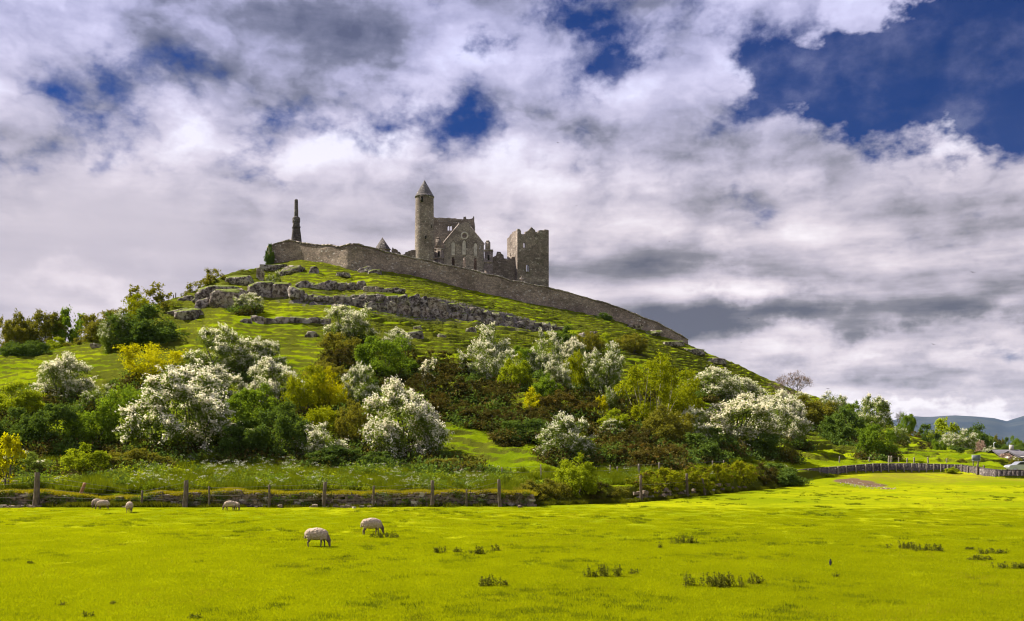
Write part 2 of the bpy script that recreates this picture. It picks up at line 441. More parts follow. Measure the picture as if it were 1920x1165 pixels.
def ground_mat(name, kind):
    m, nt, out = newmat(name); p = nt.nodes.new('ShaderNodeBsdfPrincipled'); nt.links.new(p.outputs[0], out.inputs[0])
    p.inputs['Roughness'].default_value = 1.0; p.inputs['Specular IOR Level'].default_value = 0.0
    g = geopos()
    a = noise(g, 0.07, 4, 0.55); b = noise(g, 0.6, 5, 0.6); c = noise(g, 5.0, 5, 0.65)
    if kind == 'field':
        col = mixc(sstep(a, 0.36, 0.64), (0.145, 0.178, 0.0030), (0.258, 0.268, 0.0040))
        col = mixc(sstep(b, 0.42, 0.66) * 0.7, col, (0.125, 0.155, 0.0030))
        col = mixc(sstep(c, 0.48, 0.66) * 0.6, col, (0.095, 0.118, 0.0030))
        worn = attr('worn')
        col = mixc(worn * sstep(b, 0.35, 0.6) * 0.6, col, (0.17, 0.135, 0.02))
        soil = sstep(attr('soil') + (c - 0.5) * 0.6 + (b - 0.5) * 0.4, 0.30, 0.50)
        col = mixc(soil, col, mixc(sstep(c, 0.4, 0.65), (0.085, 0.055, 0.035), (0.16, 0.105, 0.07)))
    else:
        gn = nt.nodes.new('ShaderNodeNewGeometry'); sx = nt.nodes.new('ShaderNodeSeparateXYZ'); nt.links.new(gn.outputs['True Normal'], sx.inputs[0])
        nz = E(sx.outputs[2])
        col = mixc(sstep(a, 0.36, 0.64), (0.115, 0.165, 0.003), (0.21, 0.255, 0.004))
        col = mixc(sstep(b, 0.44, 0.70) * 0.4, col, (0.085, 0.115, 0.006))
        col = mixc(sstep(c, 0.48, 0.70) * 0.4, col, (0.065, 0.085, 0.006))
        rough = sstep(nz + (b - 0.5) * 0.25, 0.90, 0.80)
        col = mixc(rough * 0.75, col, (0.070, 0.068, 0.012))  # soil tone of the risers, darkened further to strengthen the terracette shade
        rock = sstep(nz + (c - 0.5) * 0.15, 0.70, 0.55) * attr('cliff')
        col = mixc(rock, col, mixc(sstep(c, 0.4, 0.6), (0.10, 0.085, 0.075), (0.25, 0.215, 0.19)))
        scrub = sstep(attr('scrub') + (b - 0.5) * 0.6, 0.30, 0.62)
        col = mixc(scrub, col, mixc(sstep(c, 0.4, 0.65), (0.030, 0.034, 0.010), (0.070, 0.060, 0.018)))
    nt.links.new(col.v, p.inputs['Base Color'])
    nt.links.new(bump(c + b * 0.6, 0.8 if kind == 'field' else 1.0, 0.06 if kind == 'field' else 0.25).v, p.inputs['Normal'])
    return m


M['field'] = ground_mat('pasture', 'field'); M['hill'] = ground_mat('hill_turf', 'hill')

# ---------------------------------------------------------------- terrain: knots by photo column, each (column, row, depth)
def K(*rows): a = np.array(rows, float); return a[:, 0], a[:, 1], a[:, 2]


KA = K((-500, 950, 78), (0, 950, 78), (500, 951, 78), (900, 948, 78), (1000, 947, 79), (1180, 941, 84), (1300, 931, 93), (1380, 921, 104), (1450, 916, 111),
       (1500, 905, 121), (1560, 892, 130), (1640, 886, 135), (1720, 886, 138), (1800, 887, 138), (1830, 890, 134), (1870, 897, 128), (1920, 898, 128), (2420, 898, 128))
KC = K((-500, 880, 100), (0, 890, 98), (300, 880, 98), (600, 880, 98), (800, 885, 98), (900, 890, 97), (1000, 895, 95), (1180, 885, 102), (1300, 878, 110), (1400, 872, 120),
       (1500, 870, 136), (1600, 867, 145), (1700, 865, 150), (1800, 868, 150), (1860, 874, 144), (1895, 884, 142), (1920, 885, 142), (2420, 885, 142))
KD = K((-500, 760, 135), (0, 760, 130), (200, 760, 130), (400, 735, 134), (600, 730, 138), (750, 720, 140), (900, 720, 145), (1050, 720, 152), (1200, 735, 160), (1300, 745, 170),
       (1400, 765, 185), (1500, 785, 195), (1600, 815, 195), (1700, 838, 185), (1800, 853, 175), (1860, 858, 172), (1895, 870, 170), (1920, 872, 170), (2420, 872, 170))
KE = K((-500, 690, 182), (0, 667, 180), (100, 657, 182), (200, 625, 185), (300, 567, 200), (350, 553, 208), (380, 537, 214), (420, 515, 222), (450, 508, 230), (480, 502, 238),
       (505, 497, 249), (530, 490, 251), (560, 486, 250), (600, 492, 246), (640, 500, 242), (660, 509, 240), (700, 507, 243), (740, 511, 246), (822, 528, 250), (905, 548, 255),
       (1000, 570, 260), (1090, 586, 266), (1170, 605, 272), (1210, 620, 275), (1250, 633, 278), (1288, 645, 280), (1330, 665, 280), (1380, 683, 278), (1430, 707, 275),
       (1500, 735, 270), (1560, 752, 265), (1600, 770, 260), (1640, 785, 250), (1690, 805, 235), (1720, 822, 225), (1760, 840, 215), (1800, 848, 210), (1860, 850, 210), (1895, 864, 210), (1920, 868, 210), (2420, 868, 210))
KLB = K((510, 566, 0), (572, 564, 0), (638, 568, 0), (730, 588, 0), (797, 597, 0), (844, 600, 0), (910, 611, 0), (1013, 624, 0), (1060, 618, 0))
KLT = K((510, 560, 0), (573, 553, 0), (635, 556, 0), (713, 554, 0), (797, 559, 0), (835, 567, 0), (891, 581, 0), (966, 597, 0), (1051, 611, 0), (1060, 614, 0))
COLS = np.arange(-500, 2421, 3.0)
ROWS = np.concatenate([np.arange(4, 70, 2.0), np.arange(70, 290, 0.5), np.arange(290, 620, 6.0)])


def hz(py, d): return CAMH + (HOR - py) / FPX * d


def ksm(k, i):
    v = np.interp(COLS, k[0], k[i]); g = np.exp(-np.arange(-6, 7) ** 2 / 10.0); g /= g.sum()
    return np.convolve(np.pad(v, 6, mode='edge'), g, 'valid')


aR, aD = ksm(KA, 1), ksm(KA, 2); cR, cD = ksm(KC, 1), ksm(KC, 2); dR, dD = ksm(KD, 1), ksm(KD, 2); eR, eD = ksm(KE, 1), ksm(KE, 2)
ZB = np.zeros((len(COLS), len(ROWS))); CLIFF = np.zeros_like(ZB)
for i, px in enumerate(COLS):
    za, zc, zd, ze = hz(aR[i], aD[i]), hz(cR[i], cD[i]), hz(dR[i], dD[i]), hz(eR[i], eD[i])
    right = np.interp(px, [1450, 1560], [0, 1])
    ks = [(4, 0.0), (aD[i] - np.interp(px, [1450, 1560], [3, 20]), 0.0), (aD[i], max(za, 0.0)), (aD[i] + 1.4, za + np.interp(px, [900, 1000, 1150, 1450, 1600], [0.95, 0.7, 1.3, 1.5, 0.9])),
          (cD[i], zc), (dD[i], zd)]
    wl = np.interp(px, [505, 560, 1000, 1060], [0, 1, 1, 0])
    if wl > 0:
        lb, lt = np.interp(px, KLB[0], KLB[1]), np.interp(px, KLT[0], KLT[1])
        # depth at which the straight slope from D to E meets the ledge's mid row
        t = np.linspace(0, 1, 200); dd = dD[i] + t * (eD[i] - dD[i]); zz = zd + t * (ze - zd); rr = HOR - (zz - CAMH) * FPX / dd
        dl = np.interp(-(lb * 0.5 + lt * 0.5), -rr, dd)
        mid = (lb + lt) / 2; h = (lb - lt) / 2 * wl
        CLIFF[i] = wl * np.exp(-((ROWS - dl) / 3.5) ** 2)
        ks += [(dl, hz(mid + h, dl)), (dl + 0.7, hz(mid - h, dl + 0.7))]
    inside = np.interp(px, [500, 520, 1270, 1292], [0, 1, 1, 0])
    ks += [(eD[i], ze), (eD[i] + 2.5, ze + 2.6 * inside - 0.1), (eD[i] + 70, ze + 3.0 * inside - 3 * (1 - inside)), (eD[i] + 240, -1.0), (4000, -1.5)]
    ks = np.array(ks); ZB[i] = np.interp(ROWS, ks[:, 0], ks[:, 1])
g = np.exp(-np.arange(-3, 4) ** 2 / 4.0); g /= g.sum()
ZB = np.apply_along_axis(lambda c: np.convolve(np.pad(c, 3, mode='edge'), g, 'valid'), 0, ZB)
XW = (COLS[:, None] - 960) / FPX * ROWS[None, :]; YW = np.broadcast_to(ROWS[None, :], XW.shape)
hillw = np.clip((ROWS[None, :] - aD[:, None] - 4) / 16, 0, 1)
fall = np.clip((eD[:, None] + 1 - ROWS[None, :]) / 5, 0, 1)
und = fbm(XW / 14, YW / 14, 0.3, 3) * 0.55
z1 = ZB + und * hillw * np.clip(fall, 0.15, 1)
PER = 0.95
phi = z1 / PER + fbm(XW / 6.5, YW / 6.5, 2.2, 4) * 0.62
fr = phi - np.floor(phi); st = np.clip((fr - 0.36) / 0.28, 0, 1); st = st * st * (3 - 2 * st)
amp = np.clip(0.85 + fbm(XW / 22, YW / 22, 5.5, 2) * 0.6, 0.3, 1.35)
stp = (st - fr) * PER * amp
rgh = fbm(XW / 1.7, YW / 1.7, 7.1, 3) * 0.17
Z = z1 + (stp * 1.0 + rgh * 1.1) * hillw * np.clip(fall, 0.25, 1)
fld = (ROWS[None, :] < aD[:, None])
Z = np.where(fld, ZB + fbm(XW / 6, YW / 6, 1.1, 3) * 0.035, Z)


def zat(px, d, a=None):
    a = Z if a is None else a
    fi = np.clip((px - COLS[0]) / 3.0, 0, len(COLS) - 1.001); i = int(fi); ti = fi - i
    j = int(np.clip(np.searchsorted(ROWS, d) - 1, 0, len(ROWS) - 2)); tj = np.clip((d - ROWS[j]) / (ROWS[j + 1] - ROWS[j]), 0, 1)
    return float((a[i, j] * (1 - tj) + a[i, j + 1] * tj) * (1 - ti) + (a[i + 1, j] * (1 - tj) + a[i + 1, j + 1] * tj) * ti)


def hit(px, py):
    """depth at which the ground under a photo pixel lies (first crossing), and the point itself"""
    fi = int(round(np.clip((px - COLS[0]) / 3.0, 0, len(COLS) - 1)))
    rr = HOR - (ZB[fi] - CAMH) * FPX / ROWS
    ok = np.where((rr <= py) & (ROWS > 15))[0]
    if len(ok) == 0: d = eD[fi]
    else:
        j = ok[0]; r0, r1 = rr[j - 1], rr[j]; t = (r0 - py) / max(r0 - r1, 1e-6)
        d = ROWS[j - 1] + np.clip(t, 0, 1) * (ROWS[j] - ROWS[j - 1])
        d = min(d, eD[fi] - 0.5) if d < eD[fi] + 8 else eD[fi] - 0.5
    return d, Vector(((px - 960) / FPX * d, d, zat(px, d)))


def pxof(x, d): return 960 + x / d * FPX

# ---------------------------------------------------------------- plants on the hill: kind, column, base row, width, height (photo pixels), label, depth or None
SHRUBS = [
 # skyline and upper left
 ('olive', 22, 668, 60, 86, 'brown green tree at the far left edge behind the clipped hedge', 186),
 ('olive', 72, 664, 84, 84, 'tall olive brown tree behind the clipped hedge on the far left', 190),
 ('tree', 121, 655, 58, 80, 'small round green tree standing alone against the sky behind the hedge', 192),
 ('bright', 102, 664, 46, 34, 'light green bush at the foot of the small round tree', 184),
 ('olive', 148, 662, 60, 30, 'low olive scrub between the clipped hedge and the dark hawthorn', 180),
 ('hedge', 44, 670, 96, 32, 'dark clipped hedge along the top of the left meadow', 176),
 ('olive', 198, 645, 88, 70, 'olive green hawthorn left of the biggest dark hawthorn on the shoulder', 178),
 ('wispy', 275, 600, 80, 76, 'dark feathery thorn tree on the skyline above the biggest dark hawthorn', 190),
 ('lime', 258, 606, 50, 60, 'yellowish thorn bush in front of the feathery skyline tree', 186),
 ('dark', 268, 655, 142, 88, 'biggest dark green hawthorn on the left shoulder of the hill', 165),
 ('hawg', 212, 655, 60, 68, 'hawthorn with few white sprays left of the biggest dark hawthorn', 164),
 ('wispy', 361, 556, 30, 30, 'small wind bent thorn bush on the skyline left of the boulders', 207),
 ('wispy', 344, 558, 14, 11, 'tiny round shrub on the skyline beside two thin posts', 206),
 ('wispy', 398, 541, 50, 42, 'thorn tree on the skyline above the boulders', 213),
 ('wispy', 456, 513, 26, 9, 'flat dark scrub on the skyline below the monument', 229),
 ('hawp', 463, 583, 52, 40, 'small white hawthorn growing among the boulders', None),
 ('hawg', 511, 545, 28, 32, 'little pale bush in the cleft of the boulders below the monument', None),
 ('dark', 1130, 601, 34, 16, 'small dark bush growing against the foot of the rampart', 262),
 # left middle
 ('yellow', 277, 716, 112, 80, 'bright yellow leaved bush on the left meadow slope', None),
 ('haw', 112, 752, 100, 92, 'white hawthorn with dark underside alone on the left meadow slope', None),
 ('hawg', 178, 772, 66, 52, 'low sprawling hawthorn with scattered white sprays beside the lone white one', None),
 ('hawm', 408, 702, 104, 98, 'big rounded hawthorn half in blossom left of the turf terrace', None),
 ('hawm', 486, 706, 84, 78, 'half blossoming hawthorn right beside the big rounded one', None),
 ('haw', 332, 862, 184, 172, 'largest white hawthorn covered in blossom low on the left', None),
 ('haw', 400, 770, 98, 84, 'white hawthorn rising behind the largest blossoming one', None),
 ('hawp', 330, 745, 60, 55, 'small white hawthorn just above the largest blossoming one', None),
 ('green', 222, 835, 100, 120, 'bright green bush immediately left of the largest white hawthorn', None),
 ('bright', 24, 790, 92, 80, 'yellowish green bush on the slope at the left edge', None),
 ('dark', 20, 846, 90, 84, 'dark green bush at the left edge above the willow scrub', None),
 ('dark', 96, 846, 100, 92, 'dark green bush under the lone white hawthorn', None),
 ('green', 160, 842, 84, 74, 'dense green bush between the dark bush and the bright green one', None),
 ('willow', 50, 902, 124, 58, 'grey green willow scrub behind the wall on the far left', None),
 ('bright', 150, 900, 112, 74, 'sunlit bright green bush behind the collapsed wall', None),
 ('olive', 240, 892, 130, 50, 'low olive bush trailing right from the sunlit bright one', None),
 ('saply', 2, 925, 58, 118, 'young tree with bright yellow leaves at the left edge by the wall', 80.5),
 ('haw', 512, 770, 92, 92, 'white hawthorn topping the dark thicket left of the yellow bush', None),
 ('green', 470, 820, 96, 96, 'green bush between the largest white hawthorn and the dark thicket', None),
 ('dark', 528, 862, 104, 110, 'dark thicket under the white hawthorn left of the yellow bush', None),
 ('dark', 448, 868, 76, 80, 'dark bush in the shade right of the largest white hawthorn', None),
 ('yellow', 618, 782, 72, 92, 'tall yellow bush in the middle of the left thicket', None),
 ('lime', 574, 786, 84, 104, 'lime green bush left of the tall yellow one', None),
 ('lime', 600, 835, 84, 74, 'lime green bush just above the small leaning hawthorn', None),
 ('olive', 606, 725, 90, 50, 'olive bush behind the tall yellow one', None),
 ('hawm', 672, 778, 64, 84, 'pale hawthorn between the yellow bush and the broad white one', None),
 ('olive', 664, 842, 70, 92, 'olive bush left of the broad white hawthorn', None),
 ('haw', 752, 862, 140, 160, 'broad white hawthorn standing at the left end of the steep turf slope', None),
 ('hawp', 600, 868, 98, 80, 'small creamy hawthorn leaning over the cow parsley', None),
 ('dark', 622, 880, 110, 50, 'dark bush under the small creamy hawthorn', None),
 ('dark', 702, 880, 100, 42, 'low dark scrub at the foot of the broad white hawthorn', None),
 ('hawp', 656, 648, 84, 72, 'white hawthorn highest on the middle of the slope', None),
 ('olive', 638, 690, 80, 70, 'olive bush below the highest white hawthorn', None),
 ('gorse', 640, 705, 88, 54, 'brown gorse under the highest white hawthorn', None),
 ('green', 722, 716, 104, 90, 'leafy green bush right of the highest white hawthorn', None),
 ('hawp', 742, 660, 56, 46, 'small white hawthorn behind the leafy green bush', None),
 ('sapl', 804, 732, 30, 60, 'slender white sapling standing out of the dark gorse', None),
 # centre
 ('hawp', 920, 684, 68, 80, 'rounded white hawthorn just below the long rock ledge', None),
 ('hawp', 898, 722, 72, 78, 'white hawthorn in front of the rounded one at the gorse edge', None),
 ('hawp', 950, 712, 50, 56, 'narrow white hawthorn wedged right of the rounded pair', None),
 ('green', 988, 705, 66, 62, 'dark topped green bush right of the rounded white pair', None),
 ('bright', 968, 738, 60, 72, 'light green bush in front of the dark topped green one', None),
 ('hawp', 1026, 712, 56, 96, 'tall white hawthorn below the right end of the long ledge', None),
 ('haw', 1068, 690, 52, 60, 'white hawthorn under the dark bush at the right end of the long ledge', None),
 ('hawp', 1046, 745, 50, 70, 'white hawthorn lower down in front of the tall one', None),
 ('dark', 1064, 652, 54, 46, 'dark bush at the right end of the long rock ledge', None),
 ('lime', 1080, 738, 50, 82, 'narrow lime green bush between two white hawthorns in the centre', None),
 ('olive', 1106, 668, 50, 50, 'olive bush on the turf right of the ledge end', None),
 ('bright', 1134, 662, 40, 44, 'small light green bush on the turf below the rampart', None),
 ('olive', 1186, 665, 60, 40, 'straggling olive bush above the tall lime green tree', None),
 ('hawm', 1134, 752, 72, 100, 'rounded hawthorn with blossom left of the tall lime green tree', None),
 ('hawg', 1152, 790, 46, 66, 'drooping hawthorn sprays below the rounded hawthorn in the centre', None),
 ('limetree', 1222, 812, 122, 160, 'tall lime green tree with pale stems in the middle right thicket', None),
 ('lime', 1282, 806, 84, 118, 'lime green bush against the right side of the tall lime tree', None),
 ('olive', 1256, 838, 90, 80, 'olive bush at the foot of the tall lime tree', None),
 ('saply', 998, 770, 34, 50, 'yellow sapling among the dark gorse in the centre', None),
 ('saply', 1130, 790, 24, 56, 'thin yellow green sapling left of the tall lime tree', None),
 ('green', 1024, 768, 60, 66, 'green bush above the yellow sapling in the gorse', None),
 ('bright', 1156, 822, 64, 56, 'bright green bush right of the low lone hawthorn', None),
 ('hawm', 1146, 824, 48, 34, 'small spray of white hawthorn over the bright green bush', None),
 ('hawm', 1062, 868, 98, 88, 'lone white hawthorn low on the turf slope above the wall', None),
 ('bright', 1082, 925, 82, 74, 'bright green bush growing out of the overgrown wall', 82),
 # gorse slope
 ('red', 1146, 866, 74, 50, 'reddish gorse right of the lone low hawthorn', None),
 ('red', 1226, 884, 104, 52, 'brown gorse mound nearest the fence posts in the centre', None),
 ('gorse', 1186, 850, 70, 44, 'dark gorse behind the reddish mound', None),
 ('dark', 962, 832, 64, 44, 'round dark green gorse at the top of the steep turf slope', None),
 ('dark', 1012, 828, 60, 46, 'dark green gorse left of the lone low hawthorn', None),
 ('dark', 1310, 862, 90, 56, 'dark thicket under the right hand white hawthorns', None),
 ('olive', 852, 892, 124, 34, 'low brownish scrub behind the wall at the foot of the turf slope', None),
 # right
 ('hawp', 1332, 756, 100, 70, 'white hawthorn right of the tall lime tree high on the slope', None),
 ('haw', 1378, 838, 150, 100, 'broad white hawthorn at the front of the right hand thicket', None),
 ('hawp', 1412, 778, 88, 60, 'white hawthorn behind the broad one in the right hand thicket', None),
 ('hawm', 1300, 836, 60, 70, 'hawthorn with drooping white sprays left of the broad one on the right', None),
 ('haw', 1474, 836, 88, 100, 'white flecked hawthorn at the end of the right thicket', None),
 ('olive', 1520, 806, 90, 60, 'olive brown bush behind the flecked hawthorn', None),
 ('hawp', 1494, 780, 50, 44, 'small white hawthorn below the bare tree', None),
 ('lime', 1452, 770, 36, 34, 'small lime green bush among the right hand hawthorns', None),
 ('hawp', 1376, 764, 84, 56, 'white hawthorn squeezed between the two high ones on the right slope', None),
 ('haw', 1440, 806, 60, 62, 'white hawthorn at the right shoulder of the broad one on the right', None),
 ('olive', 1546, 812, 56, 56, 'olive scrub between the flecked hawthorn and the dark bush on the right slope', None),
 ('dark', 1420, 852, 90, 40, 'dark low scrub along the foot of the right thicket', None),
 ('olive', 1462, 862, 70, 26, 'low olive scrub at the right foot of the thicket', None),
 ('dark', 1346, 850, 70, 50, 'dark bush at the shaded foot of the broad right hawthorn', None),
 ('bare', 1504, 748, 84, 58, 'leafless pinkish tree on the right skyline', 232),
 ('hawm', 1566, 790, 44, 54, 'pale flowering thorn on the right skyline beside the bare tree', 222),
 ('dark', 1588, 836, 76, 66, 'dark green bush on the right slope', None),
 ('green', 1602, 792, 44, 40, 'rounded green bush on the right skyline', 215),
 ('hawm', 1640, 802, 66, 62, 'tall flowering thorn on the right skyline', 208),
 ('green', 1649, 862, 66, 68, 'dense green bush low on the right slope above the fence', None),
 ('hawg', 1690, 838, 34, 36, 'small hawthorn with white sprays beside the dense green bush', None),
 ('bare2', 1692, 806, 56, 40, 'thin leafless tree on the skyline right of the flowering thorn', 238),
 ('green', 1702, 814, 30, 40, 'pointed green bush in front of the thin leafless tree', 226),
 ('red', 1716, 826, 26, 18, 'dull brown shrub at the end of the hill skyline', 222),
 ('dark', 1742, 838, 46, 44, 'dark green tree left of the lighter one behind the right field', 262),
 ('treeb', 1774, 838, 66, 56, 'light green rounded tree behind the right field', 275),
 ('dark', 1838, 848, 66, 52, 'large dark rounded tree behind the sign', 285),
 ('hawm', 1802, 858, 58, 50, 'flowering hawthorn just left of the sign', 196),
 ('green', 1761, 862, 26, 38, 'small dark green bush left of the flowering hawthorn by the sign', 186),
 ('gorse', 1742, 852, 40, 24, 'low brown scrub on the turf left of the small dark bush', 190),
 ('dark', 1792, 862, 60, 26, 'shaded low bush under the flowering hawthorn by the sign', 192),
 ('olive', 1802, 877, 25, 17, 'rounded olive shrub by the fence left of the sign', 150),
 ('pink', 1841, 850, 22, 26, 'pinkish blossoming bush behind the sign', 230),
 ('hawm', 1862, 856, 26, 18, 'low cream flowering bush beside the lamp post', 226),
 ('green', 1876, 856, 18, 16, 'small green bush left of the grey roof', 224),
 ('pink', 1888, 877, 34, 28, 'pale pink blossoming bush near the right edge', 165),
 ('olive', 1908, 880, 24, 24, 'olive bush beside the parked car', 160),
 ('olive', 1872, 836, 24, 20, 'brownish tree in the distant hedgerow', 420),
 ('dark', 1890, 835, 22, 16, 'small dark tree in the distant hedgerow', 430),
 ('green', 1908, 836, 30, 18, 'green tree in the distant hedgerow by the right edge', 425),
]
GORSE = [(786, 712, 60, 46), (820, 700, 70, 44), (856, 716, 66, 40), (796, 748, 66, 50), (842, 752, 74, 48), (882, 756, 64, 44), (920, 762, 60, 40), (868, 790, 80, 44), (906, 798, 72, 40),
         (822, 782, 60, 44), (940, 806, 66, 44), (972, 790, 66, 44), (928, 748, 44, 32), (1010, 806, 60, 40), (1050, 780, 76, 50), (1092, 786, 64, 48), (1040, 748, 54, 34),
         (1084, 806, 56, 30), (1180, 800, 66, 60), (1200, 840, 66, 48), (1112, 762, 40, 34), (1212, 760, 50, 50), (1264, 870, 60, 40), (770, 780, 40, 50), (786, 820, 40, 30), (700, 690, 50, 30), (762, 700, 44, 40)]
LAND = [(804, 715, 'the slender white sapling'), (898, 700, 'the white hawthorn at the gorse edge'), (722, 690, 'the leafy green bush'), (998, 755, 'the yellow sapling'), (968, 715, 'the light green bush'), (752, 790, 'the broad white hawthorn'),
        (1062, 835, 'the lone low hawthorn'), (962, 818, 'the round dark gorse'), (1130, 770, 'the thin yellow green sapling'), (1134, 710, 'the rounded hawthorn'), (1222, 760, 'the tall lime tree'), (1226, 866, 'the brown gorse mound'), (1024, 745, 'the green bush in the gorse'), (640, 690, 'the highest white hawthorn')]
seen = set()
for k, (cx, by, w, h) in enumerate(GORSE):
    for rank, (lx, ly, ln) in enumerate(sorted(LAND, key=lambda t: math.hypot(t[0] - cx, t[1] - by + h / 2))):
        dx, dy = cx - lx, by - h / 2 - ly
        rel = ('just below' if dy > 0 else 'just above') if abs(dy) > abs(dx) * 1.2 else (('right of' if dx > 0 else 'left of') if abs(dx) > abs(dy) * 2.2 else ('below and ' if dy > 0 else 'above and ') + ('right of' if dx > 0 else 'left of'))
        if (rel, ln) not in seen: break
    seen.add((rel, ln)); kd = 'red' if k in (9, 14, 15, 22) else 'gorse'
    SHRUBS.append((kd, cx, by, w, h, ('reddish' if kd == 'red' else 'dark brown') + ' gorse bush ' + rel + ' ' + ln, None))
# overgrown wall and hedge clumps between the dry stone wall and the right hand fence
HEDGE = [(1000, 944, 66, 44, 'olive', 'brambles at the end of the dry stone wall'), (1042, 946, 60, 48, 'olive', 'brambles left of the bush growing out of the wall'),
         (1112, 945, 70, 46, 'gorse', 'brown brambles right of the bush growing out of the wall'), (1152, 942, 56, 34, 'olive', 'low brambles where the wall is broken'),
         (1204, 937, 70, 52, 'grassy', 'grassy hump of overgrown wall by the leaning post'), (1250, 934, 76, 58, 'grassy', 'grass topped length of overgrown wall with stones at its foot'),
         (1300, 928, 72, 54, 'grassy', 'sagging grass topped length of overgrown wall'), (1344, 923, 68, 54, 'grassy', 'rounded grassy clump on the overgrown wall'),
         (1388, 919, 70, 56, 'grassy', 'tallest grassy clump of the overgrown wall'), (1430, 914, 60, 48, 'gorse', 'brown hedge clump beside the tallest grassy one'),
         (1462, 914, 84, 46, 'dark', 'dark bramble mound ending the overgrown wall'), (1498, 915, 40, 22, 'dark', 'small bramble tail at the field corner')]
HD = []
for (cx, by, w, h, kd, lab) in HEDGE:
    dpt = float(np.interp(cx, KA[0], KA[2])) + 1.0
    HD.append((kd, cx, by, w, h, lab, dpt))
SHRUBS += HD

# ---------------------------------------------------------------- terrain meshes
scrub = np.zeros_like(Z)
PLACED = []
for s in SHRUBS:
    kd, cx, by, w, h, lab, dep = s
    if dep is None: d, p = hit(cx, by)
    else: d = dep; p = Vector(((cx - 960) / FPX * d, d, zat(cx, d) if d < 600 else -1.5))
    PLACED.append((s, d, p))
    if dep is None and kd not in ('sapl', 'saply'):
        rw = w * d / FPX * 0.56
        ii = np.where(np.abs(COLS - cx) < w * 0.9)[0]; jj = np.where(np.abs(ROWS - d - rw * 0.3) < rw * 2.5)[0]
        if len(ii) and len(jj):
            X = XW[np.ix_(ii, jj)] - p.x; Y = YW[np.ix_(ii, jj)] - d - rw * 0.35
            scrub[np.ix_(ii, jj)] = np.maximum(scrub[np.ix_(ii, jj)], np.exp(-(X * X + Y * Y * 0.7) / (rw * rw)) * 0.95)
soil = np.zeros_like(Z)
for (cx, by, w, dd) in ((1588, 902, 26, 3.6), (1614, 905, 28, 3.4), (1640, 910, 24, 2.6), (1662, 916, 14, 1.6), (1600, 899, 14, 2.0)):
    d, p = hit(cx, by); X = (COLS[:, None] - cx) / w; Y = (ROWS[None, :] - d) / dd
    soil = np.maximum(soil, np.exp(-(X * X + Y * Y)))
worn = np.clip((COLS[:, None] - 1560) / 80, 0, 1) * np.clip((ROWS[None, :] - 118) / 8, 0, 1) * fld
nC, nR = Z.shape
V = np.stack([XW, YW, Z], 2).reshape(-1, 3)
I = np.arange(nC * nR).reshape(nC, nR)
Q = np.stack([I[:-1, :-1], I[1:, :-1], I[1:, 1:], I[:-1, 1:]], 2)
isf = (fld[:-1, :-1] & fld[1:, :-1])


def submesh(name, mask, mat, attrs):
    q = Q[mask]; used, inv = np.unique(q, return_inverse=True)
    return mesh_np(name, V[used], inv.reshape(-1, 4), mat, True, attrs={k: a.ravel()[used] for k, a in attrs.items()})


tag(obj('field', submesh('field', isf, M['field'], {'soil': soil, 'worn': worn})), kind='structure')
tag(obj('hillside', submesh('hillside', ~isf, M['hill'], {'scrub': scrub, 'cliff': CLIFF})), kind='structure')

# plain to the horizon and the far mountains
bigs = 16000.0
gx = np.linspace(-bigs, bigs, 60); gy = np.linspace(-400, bigs, 60)
PX, PY = np.meshgrid(gx, gy, indexing='ij'); PI_ = np.arange(3600).reshape(60, 60)
mplain, nt, out = newmat('plain_fields'); dfs = nt.nodes.new('ShaderNodeBsdfDiffuse'); nt.links.new(dfs.outputs[0], out.inputs[0])
mpp = nt.nodes.new('ShaderNodeTexVoronoi'); mpp.inputs['Scale'].default_value = 0.006; nt.links.new(geopos().v, mpp.inputs['Vector'])
sc3 = nt.nodes.new('ShaderNodeSeparateColor'); nt.links.new(mpp.outputs['Color'], sc3.inputs[0])
pc = mixc(E(sc3.outputs[0]), (0.07, 0.11, 0.015), (0.19, 0.20, 0.03)); nt.links.new(pc.v, dfs.inputs[0])
tag(obj('plain', mesh_np('plain', np.stack([PX, PY, np.full_like(PX, -2.2)], 2).reshape(-1, 3),
    np.stack([PI_[:-1, :-1], PI_[1:, :-1], PI_[1:, 1:], PI_[:-1, 1:]], 2).reshape(-1, 4), mplain)), kind='structure')
mmt, nt, out = newmat('hazy_blue_mountain'); dfs = nt.nodes.new('ShaderNodeBsdfDiffuse'); nt.links.new(dfs.outputs[0], out.inputs[0])
cm = mixc(sstep(noise(geopos(), 0.0016, 6, 0.6), 0.42, 0.6), (0.022, 0.030, 0.048), (0.040, 0.046, 0.056))  # moor tones with the blue of distance haze put into the colour
nt.links.new(cm.v, dfs.inputs[0])
mx = np.arange(-200, 3400, 12.0); md = np.linspace(8200, 14500, 46)
mr = np.interp(mx, [-200, 1000, 1500, 1640, 1700, 1740, 1790, 1830, 1865, 1887, 1905, 1925, 2000, 2100, 2300, 2600, 3400],
               [806, 800, 806, 798, 779, 781, 777.5, 780, 783, 789, 783, 777, 774, 776, 780, 790, 812])
top = (HOR - mr) / FPX * 10500 + CAMH
prof = np.interp(md, [8200, 8700, 9500, 10500, 11500, 13000, 14500], [0, 0.12, 0.62, 1.0, 0.86, 0.3, 0.0])
MXX = (mx[:, None] - 960) / FPX * md[None, :]
nzm = fbm(MXX / 900, np.broadcast_to(md[None, :], MXX.shape) / 900, 0.5, 5)
MZ = top[:, None] * prof[None, :] * (1 + 0.16 * nzm * (1 - (prof[None, :] ** 6))) - 3
MI = np.arange(MXX.size).reshape(MXX.shape)
tag(obj('mountains', mesh_np('mountains', np.stack([MXX, np.broadcast_to(md[None, :], MXX.shape), MZ], 2).reshape(-1, 3),
    np.stack([MI[:-1, :-1], MI[1:, :-1], MI[1:, 1:], MI[:-1, 1:]], 2).reshape(-1, 4), mmt, True)), kind='structure')


